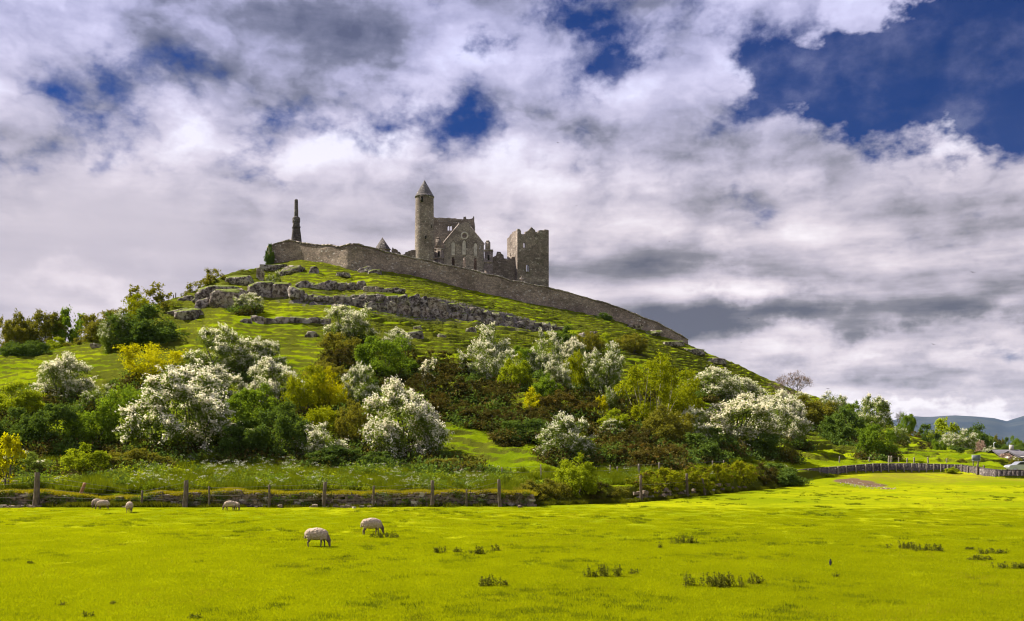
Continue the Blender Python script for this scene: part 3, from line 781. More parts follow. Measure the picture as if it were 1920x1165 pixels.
# ---------------------------------------------------------------- castle
def panel(outline, holes, thick, sub=0.0):
    """upright slab in the local xz plane from 2D outline and holes, front face at y=0, thickness backwards"""
    cu = bpy.data.curves.new('panel', 'CURVE'); cu.dimensions = '2D'; cu.fill_mode = 'BOTH'; cu.extrude = thick / 2
    for loop in [outline] + list(holes):
        s = cu.splines.new('POLY'); s.points.add(len(loop) - 1); s.use_cyclic_u = True
        for p, (x, z) in zip(s.points, loop): p.co = (x, z, 0, 1)
    o = bpy.data.objects.new('panel', cu); COL.objects.link(o)
    dg = bpy.context.evaluated_depsgraph_get(); me = bpy.data.meshes.new_from_object(o.evaluated_get(dg))
    bpy.data.objects.remove(o); bpy.data.curves.remove(cu)
    n = len(me.vertices); co = np.zeros(n * 3, np.float32); me.vertices.foreach_get('co', co); co = co.reshape(-1, 3)
    co = np.stack([co[:, 0], thick / 2 - co[:, 2], co[:, 1]], 1)
    me.vertices.foreach_set('co', np.ascontiguousarray(co, np.float32).ravel()); me.update()
    bm = bmesh.new(); bm.from_mesh(me); bmesh.ops.recalc_face_normals(bm, faces=bm.faces); bm.to_mesh(me); bm.free()
    me.materials.clear()
    return me


def ragged(pts, amp, step, rnd):
    """break a polyline into uneven masonry steps"""
    out = []
    for (x0, z0), (x1, z1) in zip(pts[:-1], pts[1:]):
        n = max(1, int(math.hypot(x1 - x0, z1 - z0) / step))
        for i in range(n):
            t = i / n; out.append((x0 + (x1 - x0) * t, z0 + (z1 - z0) * t + rnd.uniform(-amp, amp)))
            t2 = (i + 0.8) / n; out.append((x0 + (x1 - x0) * t2, out[-1][1] + (z1 - z0) * 0.35 / n))
    out.append(pts[-1]); return out


def arch(cx, z0, w, h, pointed=True, n=6):
    """lancet opening outline, clockwise"""
    hw = w / 2; sp = z0 + h - w * (0.9 if pointed else 0.5); pts = [(cx - hw, z0), (cx - hw, sp)]
    for i in range(1, n):
        t = i / n; pts.append((cx - hw * math.cos(t * math.pi / 2) if not pointed else cx - hw * (1 - t ** 1.6), sp + (z0 + h - sp) * (math.sin(t * math.pi / 2))))
    pts.append((cx, z0 + h))
    for i in range(n - 1, 0, -1):
        t = i / n; pts.append((cx + hw * math.cos(t * math.pi / 2) if not pointed else cx + hw * (1 - t ** 1.6), sp + (z0 + h - sp) * (math.sin(t * math.pi / 2))))
    pts += [(cx + hw, sp), (cx + hw, z0)]
    return pts


rnd = random.Random(11)


def prm(d, px0, zb):
    """photo pixel -> local metres of a facade at depth d whose origin is column px0, height zb"""
    return lambda px, py: ((px - px0) * d / FPX, hz(py, d) - zb)


def simple(name, v, f, mat, parent, smooth=False, loc=None):
    return obj(name, mesh_np(name, v, f, mat, smooth), parent, loc)


# round tower
dT = 288.0; zT = 48.0; s = dT / FPX
rt = empty('round_tower', at(796, 480, dT)); rt.location.z = zT
tag(rt, 'tall round stone tower with conical cap beside the ruined cathedral', 'tower')
ztop = hz(371, dT) - zT; N = 40; prof_ = [(3.05, -3), (3.0, 0)] + [(3.0 - 0.40 * t, ztop * t) for t in np.linspace(0.1, 1, 14)]
th = np.arange(N) * 2 * math.pi / N
vv = np.concatenate([np.stack([np.cos(th) * r, np.sin(th) * r, np.full(N, z_)], 1) for r, z_ in prof_])
vv[:, :2] *= (1 + 0.012 * fbm(vv[:, 0] * 0.9, vv[:, 1] * 0.9, vv[:, 2] * 0.9, 2))[:, None]
ff = np.array([[i * N + j, i * N + (j + 1) % N, (i + 1) * N + (j + 1) % N, (i + 1) * N + j] for i in range(len(prof_) - 1) for j in range(N)])
simple('shaft', vv, ff, M['castle'], rt)
zap = hz(338, dT) - zT
pr2 = [(2.60, ztop - 0.02), (2.80, ztop + 0.02), (2.80, ztop + 0.30)] + [(2.72 * (1 - t) + 0.04, ztop + 0.3 + (zap - ztop - 0.3) * t) for t in np.linspace(0, 1, 9)]
vv = np.concatenate([np.stack([np.cos(th) * r, np.sin(th) * r, np.full(N, z_)], 1) for r, z_ in pr2])
ff = np.array([[i * N + j, i * N + (j + 1) % N, (i + 1) * N + (j + 1) % N, (i + 1) * N + j] for i in range(len(pr2) - 1) for j in range(N)])
simple('conical_cap', vv, ff, M['slate'], rt)
for (px, py0, py1, wpx) in ((793, 373, 383, 4.0), (800, 446, 452, 3.0), (816 - 6, 425, 430, 2)):
    x = (px - 796) * s; z0 = hz(py1, dT) - zT; z1 = hz(py0, dT) - zT; rr = 2.62 + (ztop - (z0 + z1) / 2) / ztop * 0.4
    y = -math.sqrt(max(rr * rr - x * x, 0)); w = obj('window', mesh_np('window', *boxv((x, y + 0.12, (z0 + z1) / 2), (wpx * s, 0.5, z1 - z0), math.atan2(x, -y) * 1.0), M['opening_shade']), rt)  # solid black box paints the shade of the slit
    parts = [boxv((x - wpx * s / 2 - 0.08, y + 0.02, (z0 + z1) / 2), (0.16, 0.5, z1 - z0 + 0.1)), boxv((x + wpx * s / 2 + 0.08, y + 0.02, (z0 + z1) / 2), (0.16, 0.5, z1 - z0 + 0.1)), boxv((x, y + 0.02, z1 + 0.12), (wpx * s + 0.5, 0.5, 0.22))]
    simple('window_frame', *join_np(parts), M['castle'], w)

# cathedral
dG = 292.0; zG = 44.0
cath = empty('ruined_cathedral', at(870, 500, dG)); cath.location.z = zG
tag(cath, 'roofless ruined stone cathedral with a gabled front and lancet windows', 'cathedral')
q = prm(dG, 870, zG)
base = -4.0
gl, gr = q(832, 455), q(908, 459)
top_ = ragged([q(832.7, 455), q(847, 437), q(861.5, 420)], 0.12, 0.9, rnd)[:-1] + ragged([q(861.5, 420), q(866, 418), q(872, 417), q(879, 420), q(880, 425)], 0.25, 0.7, rnd)[:-1] + ragged([q(880, 424), q(890.5, 436), q(907, 458)], 0.12, 0.9, rnd)
outl = [(gl[0], base)] + top_ + [(gr[0], base)]
sG = dG / FPX
holes = []
for cx, y0, y1 in ((849.8, 482, 501), (870.3, 481, 505), (891, 483, 509)):
    a0 = q(cx, y1); holes.append(arch(a0[0], a0[1], 5.6 * sG, (y1 - y0) * sG))
rc = q(871, 442); rr = 4.6 * sG
holes.append([(rc[0] + rr * math.cos(t), rc[1] + rr * math.sin(t)) for t in np.linspace(0, 2 * math.pi, 20, endpoint=False)])
for _ in range(26):                                     # putlog holes
    x = rnd.uniform(gl[0] + 1.2, gr[0] - 1.2); z_ = rnd.uniform(3.5, q(0, 462)[1])
    if all(abs(x - q(c, 0)[0]) > 0.9 for c in (849.8, 870.3, 891)): holes.append([(x - .17, z_ - .17), (x - .17, z_ + .17), (x + .17, z_ + .17), (x + .17, z_ - .17)])
gw = obj('gable_wall', panel(outl, holes, 1.3), cath, mat=M['gable'])
# blind arches above the lancets, pale plaster, set into the face; ring of the round window
for cx, y0, y1 in ((849.8, 455, 481), (870.3, 453, 480), (891.5, 458, 482)):
    a0 = q(cx, y1); w = obj('blind_arch', panel(arch(a0[0], a0[1] + 0.3, 6.6 * sG, (y1 - y0) * sG), [], 0.10), gw, (0, -0.10, 0), mat=M['plaster'])
    pts = arch(a0[0], a0[1] + 0.3, 6.6 * sG, (y1 - y0) * sG); obj('arch_moulding', panel(arch(a0[0], a0[1] + 0.3, 8.6 * sG, (y1 - y0) * sG + 0.35), [pts], 0.2), w, (0, -0.06, 0), mat=M['castle'])
ring = [(rc[0] + rr * 1.55 * math.cos(t), rc[1] + rr * 1.55 * math.sin(t)) for t in np.linspace(0, 2 * math.pi, 24, endpoint=False)]
rw_ = obj('round_window', panel(ring, [[(rc[0] + rr * 1.02 * math.cos(t), rc[1] + rr * 1.02 * math.sin(t)) for t in np.linspace(0, 2 * math.pi, 24, endpoint=False)]], 0.24), gw, (0, -0.2, 0), mat=M['plaster'])
cop = []
for (a, b) in ((q(832, 455.5), q(861.5, 419.6)), (q(907.6, 458.5), q(880.5, 424.5))):
    t = np.array([[a[0], 0.5, a[1]], [b[0], 0.5, b[1]]]); cop.append(tube(t, [0.34, 0.34], 4))
simple('gable_coping', *join_np(cop), M['gable'], cath)
# side walls running back from the gable, and an inner wall that closes the openings in shade
for nm, pa, pb, hpx in (('side_wall', 833, None, 470), ('side_wall', 907, None, 474)):
    x = q(pa, 0)[0]; z1 = q(0, hpx)[1]; xx = x + (0.75 if pa < 870 else -0.75)
    simple('side_wall', *boxv((xx, 1.4 + 6.4, (base + z1) / 2), (1.3, 12.6, z1 - base)), M['castle'], cath)
simple('inner_wall', *boxv((0, 5.5, (base + q(0, 462)[1]) / 2), (9.6, 1.0, q(0, 462)[1] - base)), M['castle'], cath)
# buttress turrets
for (xa, xb, rows_) in ((815.5, 832, [(450, 470, 817.5, 827), (470, 505, 815.5, 832)]), (908.6, 924, [(456, 472, 910, 919.5), (472, 520, 908.6, 924)])):
    b = empty('buttress', (0, 0, 0)); b.parent = cath
    prt = []
    for (y0, y1, x0, x1) in rows_:
        a0, a1 = q(x0, y1), q(x1, y0); zb_ = base if y1 > 500 else a0[1] - 0.2
        prt.append(boxv(((a0[0] + a1[0]) / 2, -0.5, (zb_ + a1[1]) / 2), (a1[0] - a0[0], 2.6 if y1 > 500 else 1.5, a1[1] - zb_)))
    simple('pier', *join_np(prt), M['castle'], b)
    a0, a1 = q(rows_[1][2], rows_[1][0]), q(rows_[1][3], rows_[1][0]); w = a1[0] - a0[0] + 0.25
    v, f = boxv(((a0[0] + a1[0]) / 2, -0.5, a0[1] + 0.12), (w, 2.9, 0.26)); simple('string_course', v, f, M['coping'], b)
    a2 = q(rows_[1][2], 487 if xa < 850 else 494); v, f = boxv(((a0[0] + a1[0]) / 2, -0.5, a2[1]), (w, 2.86, 0.2)); simple('string_course', v, f, M['castle'], b)
    cx = (a0[0] + a1[0]) / 2
    simple('painted_niche', *boxv((cx, -1.79, a2[1] + 1.3), (0.6, 0.06, 1.6)), M['opening_shade'], b)  # dark slab on the face paints the shade of a recess
    v, f = boxv((((q(rows_[0][2], 0)[0] + q(rows_[0][3], 0)[0]) / 2), -0.5, q(0, rows_[0][0])[1] + 0.3), (1.2, 1.3, 0.6), 0, 0.7); simple('broken_cap', v, f, M['castle'], b)
# high crossing wall behind, with twin lancets and a row of corbel holes open to the sky
dC = 304.0; qc0 = prm(dC, 870, zG); off = (870 - 960) / FPX * (dC - dG)
qc = lambda px, py: (qc0(px, py)[0] + off, qc0(px, py)[1])
topc = ragged([qc(811, 408), qc(845, 409), qc(868, 411.5), qc(869, 406.5), qc(873.5, 406.5), qc(874, 411.5), qc(879, 411), qc(887.5, 406.5), qc(889, 406.5)], 0.13, 0.8, rnd)
oc = [(qc(811, 0)[0], base)] + topc + [(qc(889, 0)[0], base)]
hc = []
sC = dC / FPX
for cx in (840.6, 845.2):
    a0 = qc(cx, 432.5); hc.append(arch(a0[0], a0[1], 3.7 * sC, 10.2 * sC))
for px in (824.5, 829.5, 834, 841, 845.5, 851, 855.5, 860):
    a0 = qc(px, 415.5 - (px - 842) * -0.05); hc.append([(a0[0] - .18, a0[1] - .18), (a0[0] - .18, a0[1] + .18), (a0[0] + .18, a0[1] + .18), (a0[0] + .18, a0[1] - .18)])
cw = obj('crossing_wall', panel(oc, hc, 1.4), cath, (0, dC - dG, 0), mat=M['castle'])
simple('window_mullion', *boxv((qc(842.9, 0)[0], 0.3, qc(0, 428)[1]), (0.16, 0.3, 1.9)), M['castle'], cw)
simple('return_wall', *boxv((qc(888, 0)[0] - 0.6, dC - dG + 6.5, (base + qc(0, 409)[1]) / 2), (1.3, 10, qc(0, 409)[1] - base)), M['castle'], cath)
simple('return_wall', *boxv((qc(812, 0)[0] + 0.7, dC - dG + 6.5, (base + qc(0, 440)[1]) / 2), (1.3, 10, qc(0, 440)[1] - base)), M['castle'], cath)
# choir ruin between cathedral and tower house
dN = 298.0; qn0 = prm(dN, 870, zG); offn = (870 - 960) / FPX * (dN - dG); qn = lambda px, py: (qn0(px, py)[0] + offn, qn0(px, py)[1])
tn = ragged([qn(921, 482), qn(926, 481), qn(931, 476), qn(931.5, 472.5), qn(939.5, 473), qn(940, 477), qn(945, 484), qn(953, 486), qn(960, 483), qn(972, 482)], 0.18, 0.7, rnd)
obj('choir_wall', panel([(qn(921, 0)[0], base)] + tn + [(qn(972, 0)[0], base)], [], 1.4), cath, (0, dN - dG, 0), mat=M['castle_mossy'])

# square tower house, turned so that its left face catches the sun
dH = 296.0; zH = 40.0; ang = R(19)
hs = empty('tower_house', at(970, 500, dH), ang); hs.location.z = zH
tag(hs, 'square ruined tower house with broken gabled battlements right of the cathedral', 'tower')
FW = 58 * dH / FPX / math.cos(ang) * 1.03; LW = 20 * dH / FPX / math.sin(ang) * 0.97
qh = lambda px, py: ((px - 970) / 58 * FW, hz(py, dH + (px - 970) / 58 * FW * math.sin(ang)) - zH)
tf = ragged([qh(970, 429), qh(975.5, 430.5), qh(977, 438.5), qh(984.5, 438.5), qh(985, 434), qh(989, 433), qh(995.5, 426), qh(1003, 434.5), qh(1007.5, 437), qh(1009, 433), qh(1013, 431), qh(1019, 432), qh(1020, 431), qh(1028, 432.5)], 0.12, 0.7, rnd)
hf = []
sH = dH / FPX
for (px, y0, y1, w) in ((983.2, 454, 464.5, 3.8), (989.3, 496, 509.5, 6.4)):
    a0 = qh(px, y1); hf.append([(a0[0] - w * sH / 2, a0[1]), (a0[0] - w * sH / 2, a0[1] + (y1 - y0) * sH * 0.85), (a0[0], a0[1] + (y1 - y0) * sH), (a0[0] + w * sH / 2, a0[1] + (y1 - y0) * sH * 0.85), (a0[0] + w * sH / 2, a0[1])])
fwall = obj('front_wall', panel([(0, -4)] + tf + [(FW, -4)], hf, 1.0), hs, mat=M['castle_mossy'])
a0 = qh(989.3, 509.5); simple('window_sill', *boxv((a0[0], -0.02, a0[1] - 0.12), (1.25, 0.3, 0.2)), M['coping'], fwall)
simple('window_mullion', *boxv((a0[0] + 0.02, 0.4, a0[1] + 0.9), (0.14, 0.3, 1.8)), M['castle'], fwall)
zl0, zl1 = qh(970, 429)[1], hz(448, dH + LW * math.cos(ang)) - zH
tl = ragged([(0, zl1), (LW * 0.5, zl0 * 0.5 + zl1 * 0.5 + 0.3), (LW - 1.05, zl0 - 0.3)], 0.16, 0.8, rnd)
lm = panel([(0, -4)] + tl + [(LW - 1.05, -4)], [[(LW * .3, 22), (LW * .3, 23), (LW * .36, 23), (LW * .36, 22)]], 1.0)
obj('side_wall', lm, hs, (0, LW, 0), (0, 0, -math.pi / 2), mat=M['castle'])
zlow = qh(983, 474)[1]
tb = ragged([(0.0, zlow + 1.5), (FW * 0.3, zlow), (FW * 0.6, zlow + 0.4), (FW - 2.05, zlow + 1.8)], 0.2, 0.9, rnd)
# the window in the far wall lies where the eye looks through the near one
a0 = qh(989.3, 502); wpt = Vector((hs.location.x + a0[0] * math.cos(ang), hs.location.y + a0[0] * math.sin(ang), zH + a0[1])) - Vector((0, 0, CAMH))
lx = wpt.x * math.cos(ang) + wpt.y * math.sin(ang); ly = -wpt.x * math.sin(ang) + wpt.y * math.cos(ang)
bx_ = a0[0] + (LW - 1.05) * lx / ly - 1.02; bz_ = a0[1] + (LW - 1.05) * wpt.z / ly
obj('back_wall', panel([(0.0, -4)] + tb + [(FW - 2.05, -4)], [[(bx_ - 0.9, bz_ - 1.6), (bx_ - 0.9, bz_ + 1.5), (bx_ + 0.9, bz_ + 1.5), (bx_ + 0.9, bz_ - 1.6)]], 1.0), hs, (1.02, LW - 1.05, 0), mat=M['castle'])
simple('side_wall', *boxv((FW - 0.52, LW / 2 + 0.45, (qh(1028, 436)[1] - 4) / 2), (1.0, LW - 1.2, qh(1028, 436)[1] + 4)), M['castle'], hs)
# pilaster strips and gable inside the parapet
simple('corner_strip', *boxv((FW * 0.80, -0.08, 4.0), (0.5, 0.2, 10)), M['castle'], hs)

# little pyramid roofed building, ruin stubs and a carved cross behind the rampart
dP = 262.0; zP = 46.0; pb = empty('pyramid_roofed_chapel', at(717, 470, dP), R(38)); pb.location.z = zP
tag(pb, 'small stone building with a steep pyramid roof behind the rampart', 'chapel')
sP = dP / FPX; hw_ = 31 * sP / 2 / (math.cos(R(38)) + math.sin(R(38))) * 2; zr = hz(468, dP) - zP; za_ = hz(445, dP) - zP
simple('wall', *boxv((0, 0, (zr - 3) / 2), (hw_ * 0.95, hw_ * 0.95, zr + 3)), M['castle'], pb)
pv = np.array([[-hw_ / 2, -hw_ / 2, zr], [hw_ / 2, -hw_ / 2, zr], [hw_ / 2, hw_ / 2, zr], [-hw_ / 2, hw_ / 2, zr], [0, 0, za_]])
simple('pyramid_roof', pv, np.array([[0, 1, 4], [1, 2, 4], [2, 3, 4], [3, 0, 4]]), M['dark_stone'], pb)
simple('eaves', *boxv((0, 0, zr - 0.1), (hw_ + 0.25, hw_ + 0.25, 0.18)), M['castle'], pb)
for (pts, lab, dd) in (([(680, 463.5), (690, 463), (701, 466.5), (701, 470)], 'low flat ruin wall left of the pyramid roof', 258),
                       ([(734, 470), (735.5, 464.5), (737.5, 464.8), (738, 467.5), (742, 467), (746, 471), (751, 474.5)], 'stepped ruin stub right of the pyramid roof', 262),
                       ([(756, 477), (760, 473), (766, 470), (771, 468.5), (779, 468.5)], 'low broken ruin wall beside the foot of the round tower', 268)):
    r_ = prm(dd, pts[0][0], 44.0); o2 = ragged([r_(*p) for p in pts], 0.1, 0.5, rnd)
    o_ = obj('ruin_wall', panel([(o2[0][0], -3)] + o2 + [(o2[-1][0], -3)], [], 1.0), None, at(pts[0][0], 500, dd), mat=M['castle']); o_.location.z = 44.0
    tag(o_, lab, 'ruin', 'ruin stubs behind the rampart')
cr = empty('stone_cross', at(977.8, 530, 263)); cr.location.z = hz(534, 263)
tag(cr, 'small pale carved stone cross standing just behind the rampart', 'cross')
hC_ = hz(518.5, 263) - hz(534, 263)
simple('shaft', *boxv((0, 0, hC_ * 0.44), (0.42, 0.3, hC_ * 0.88), 0, 0.8), M['coping'], cr)
simple('arms', *boxv((0, 0, hC_ * 0.70), (1.0, 0.26, 0.34)), M['coping'], cr)
simple('ring', *join_np([tube([(0.42 * math.cos(t), 0, hC_ * 0.70 + 0.42 * math.sin(t)), (0.42 * math.cos(t + 0.55), 0, hC_ * 0.70 + 0.42 * math.sin(t + 0.55))], [0.09, 0.09], 5) for t in np.arange(0, 6.2, 0.5236)]), M['coping'], cr)
simple('head', *boxv((0, 0, hC_ * 0.93), (0.36, 0.3, hC_ * 0.16), 0, 0.8), M['coping'], cr)
simple('plinth', *boxv((0, 0, 0.1), (1.1, 0.9, 0.9), 0, 0.7), M['coping'], cr)

# tapering monument (stump of a great cross) behind the left end of the rampart
dM = 256.0; zM = 46.0; sM = dM / FPX
mo = empty('tapered_monument', at(555.5, 470, dM), R(20)); mo.location.z = zM
tag(mo, 'dark tapering stone monument with a slender shaft at the left end of the rampart', 'monument')
zz_ = lambda py: hz(py, dM) - zM
vv, ff = [], []
ys = [462, 452, 449, 446, 443, 440, 437, 434, 431, 428]
prt = []
for a, b in zip(ys[:-1], ys[1:]):                      # stepped courses of the base
    wa = np.interp((a + b) / 2, [426, 453], [15.5, 23]) * sM / 1.28
    prt.append(boxv((0, 0, (zz_(a) + zz_(b)) / 2), (wa, wa, zz_(b) - zz_(a) - 0.03), 0, 0.97))
for c in prt: simple('base_course', *c, M['dark_stone'], mo)
simple('cornice', *boxv((0, 0, zz_(426.8)), (18 * sM / 1.28, 18 * sM / 1.28, 0.3)), M['dark_stone'], mo)
simple('drum', *boxv((0, 0, (zz_(427) + zz_(416)) / 2), (14 * sM / 1.2, 14 * sM / 1.2, zz_(416) - zz_(427)), 0, 0.96), M['dark_stone'], mo)
simple('cornice', *boxv((0, 0, zz_(416.8)), (16 * sM / 1.28, 16 * sM / 1.28, 0.26)), M['dark_stone'], mo)
r1 = 14.5 * sM / 2
simple('domed_collar', *tube([(0, 0, zz_(416.5)), (0, 0, zz_(410)), (0, 0, zz_(408)), (0, 0, zz_(406.5))], [r1, r1, r1 * 0.85, r1 * 0.55], 16), M['dark_stone'], mo)
simple('shaft', *tube([(0, 0, zz_(408)), (0, 0, zz_(376)), (0, 0, zz_(374.3))], [3.9 * sM, 3.2 * sM, 2.6 * sM], 12), M['dark_stone'], mo)

# rampart
WT = [(503, 462, 249.6), (512, 460, 250.5), (530, 455.5, 251), (545, 452.5, 250.5), (558, 454, 250), (570, 457, 249), (600, 460, 246), (640, 463, 242), (652, 461.5, 240.6), (660, 459.5, 239.8),
      (670, 460.5, 240.6), (690, 466, 242), (720, 472, 244.5), (740, 476.5, 245.8), (780, 486.5, 248), (830, 497, 250.4), (865, 503.5, 252.5), (900, 511.5, 254.7), (930, 519.5, 256.3), (960, 527, 258), (1000, 535, 260), (1030, 541.5, 262),
      (1065, 550, 264.3), (1100, 560.5, 266.6), (1135, 570, 269.4), (1165, 580, 271.6), (1190, 590, 273.5), (1210, 598, 275), (1232, 607.5, 276.6), (1260, 621, 278.4), (1280, 632.5, 279.6), (1288, 637, 280)]
pw = np.array([[*at(px, py, d)] for px, py, d in WT])
fine_ = []
for a, b in zip(pw[:-1], pw[1:]):
    n = max(1, int(np.linalg.norm(b - a) / 1.2))
    for i in range(n): fine_.append(a + (b - a) * i / n)
fine_.append(pw[-1]); fw = np.array(fine_)
fw[:, 2] += 0.20 * fbm(fw[:, 0] * 0.45, fw[:, 1] * 0.45, 0, 3)
ram = empty('rampart_wall', (fw[len(fw) // 2][0], fw[len(fw) // 2][1], 0)); tag(ram, 'long rubble stone rampart wall enclosing the hilltop castle', 'wall')
o0 = np.array([ram.location.x, ram.location.y, 0])
tan = np.gradient(fw[:, :2], axis=0); tan /= np.linalg.norm(tan, axis=1)[:, None]; nrm = np.stack([tan[:, 1], -tan[:, 0]], 1)
nrm[nrm[:, 1] > 0] *= -1
rows_v = []
nv = 10
gz = np.array([zat(pxof(p[0], p[1]), p[1] - 0.3) for p in fw]) - 2.0
for k in range(nv + 1):
    t = k / nv; zrow = gz + (fw[:, 2] - gz) * t
    bat = (1 - t) * 0.55
    bulge = 0.14 * fbm(fw[:, 0] * 0.6 + zrow * 0.3, fw[:, 1] * 0.6, zrow * 0.9, 3)
    rows_v.append(np.concatenate([fw[:, :2] + nrm * (0.5 + bat + bulge)[:, None], zrow[:, None]], 1))
rows_v.append(np.concatenate([fw[:, :2] - nrm * 0.55, fw[:, 2:3]], 1))
rows_v.append(np.concatenate([fw[:, :2] - nrm * 0.55, gz[:, None]], 1))
n = len(fw); vv = np.concatenate(rows_v) - o0
ff = np.array([[r * n + i, r * n + i + 1, (r + 1) * n + i + 1, (r + 1) * n + i] for r in range(len(rows_v) - 1) for i in range(n - 1)])
caps = [[r * n + e for r in (0, nv, nv + 1, nv + 2)] for e in (0, n - 1)]
simple('masonry', vv, np.concatenate([ff, np.array(caps)]), M['castle_wall'], ram)
c_parts = []                                            # coping: uneven capping stones, joined per length of the wall
for i in range(n - 1):
    a, b = fw[i], fw[i + 1]; L_ = np.linalg.norm(b - a) * 0.97; mid = (a + b) / 2
    ang_ = math.atan2(b[1] - a[1], b[0] - a[0]); v, f = boxv((0, 0, 0), (L_, 1.45, rnd.uniform(0.12, 0.36)), 0)
    sl = math.atan2(b[2] - a[2], np.linalg.norm(b[:2] - a[:2])); v[:, 2] += v[:, 0] * math.tan(sl)
    ca, sa = math.cos(ang_), math.sin(ang_); v = np.stack([v[:, 0] * ca - v[:, 1] * sa, v[:, 0] * sa + v[:, 1] * ca, v[:, 2]], 1)
    c_parts.append((v + mid + np.array([0, 0, 0.1]) - o0, f))
tag(simple('coping', *join_np(c_parts), M['coping'], ram), kind='stuff')

# ---------------------------------------------------------------- rocks
def cube_dirs(n):
    g = np.linspace(-1, 1, n + 1); vs, fs, o = [], [], 0
    for ax in range(3):
        for sg in (-1, 1):
            a, b = np.meshgrid(g, g, indexing='ij'); c = np.full_like(a, sg)
            p = [None] * 3; p[ax] = c; p[(ax + 1) % 3] = a; p[(ax + 2) % 3] = b
            v = np.stack(p, 2).reshape(-1, 3); I_ = np.arange((n + 1) ** 2).reshape(n + 1, n + 1) + o
            q_ = np.stack([I_[:-1, :-1], I_[1:, :-1], I_[1:, 1:], I_[:-1, 1:]], 2).reshape(-1, 4)
            if sg < 0: q_ = q_[:, ::-1]
            vs.append(v); fs.append(q_); o += len(v)
    return np.concatenate(vs), np.concatenate(fs)


def rock(seed, n=7, extra=14, rough=0.08, strata=0.0):
    """blocky boulder inside the unit cube: intersection of planes plus noise"""
    r = np.random.RandomState(seed); v, f = cube_dirs(n); d = v / np.linalg.norm(v, axis=1)[:, None]
    pn = [np.array(a, float) + r.normal(0, 0.16, 3) for a in ((1, 0, 0), (-1, 0, 0), (0, 1, 0), (0, -1, 0), (0, 0, 1), (0, 0, -1))]
    pd = [r.uniform(0.84, 1.0) for _ in range(6)]
    for _ in range(extra):
        pn.append(r.normal(0, 1, 3)); pd.append(r.uniform(0.92, 1.3))
    pn = np.array([p / np.linalg.norm(p) for p in pn]); pd = np.array(pd)
    dots = d @ pn.T; rad = np.min(np.where(dots > 0.05, pd / np.maximum(dots, 0.05), 9), axis=1)
    p = d * rad[:, None]; sd = seed * 3.1
    rad = rad * (1 + rough * fbm(p[:, 0] * 2 + sd, p[:, 1] * 2, p[:, 2] * 2, 3))
    p = d * rad[:, None]
    if strata: p[:, :2] *= (1 + strata * vnoise(p[:, 2] * 4.5 + sd, sd, 0.5))[:, None]
    return p, f


ROCKS = [mesh_np('boulder', *rock(100 + i, 8, 12, 0.10, 0.06), M['rock_warm' if i in (1, 4) else 'rock']) for i in range(7)]


def put_rock(name, px, pyb, w, h, parent=None, label=None, group=None, k=0, depthf=0.8, dep=None, rz=None):
    d, p = hit(px, pyb - h * 0.3)
    if dep: d = dep
    sx, sz = w * d / FPX / 2, h * d / FPX / 2
    zc = hz(pyb - h / 2, d)
    r = random.Random(px * 7 + pyb)
    o = obj(name, ROCKS[k % 7], parent, None, (r.uniform(-.12, .12), r.uniform(-.12, .12), r.uniform(-.25, .25) + (r.choice((0, math.pi)))), (sx * 1.08, max(sx * depthf, 0.5), sz * 1.15))
    o.location = (Vector(((px - 960) / FPX * d, d + sx * depthf * 0.35, zc)) - (parent.location if parent else Vector()))
    if label: tag(o, label, 'boulder' if name == 'boulder' else 'rock', group)
    return o


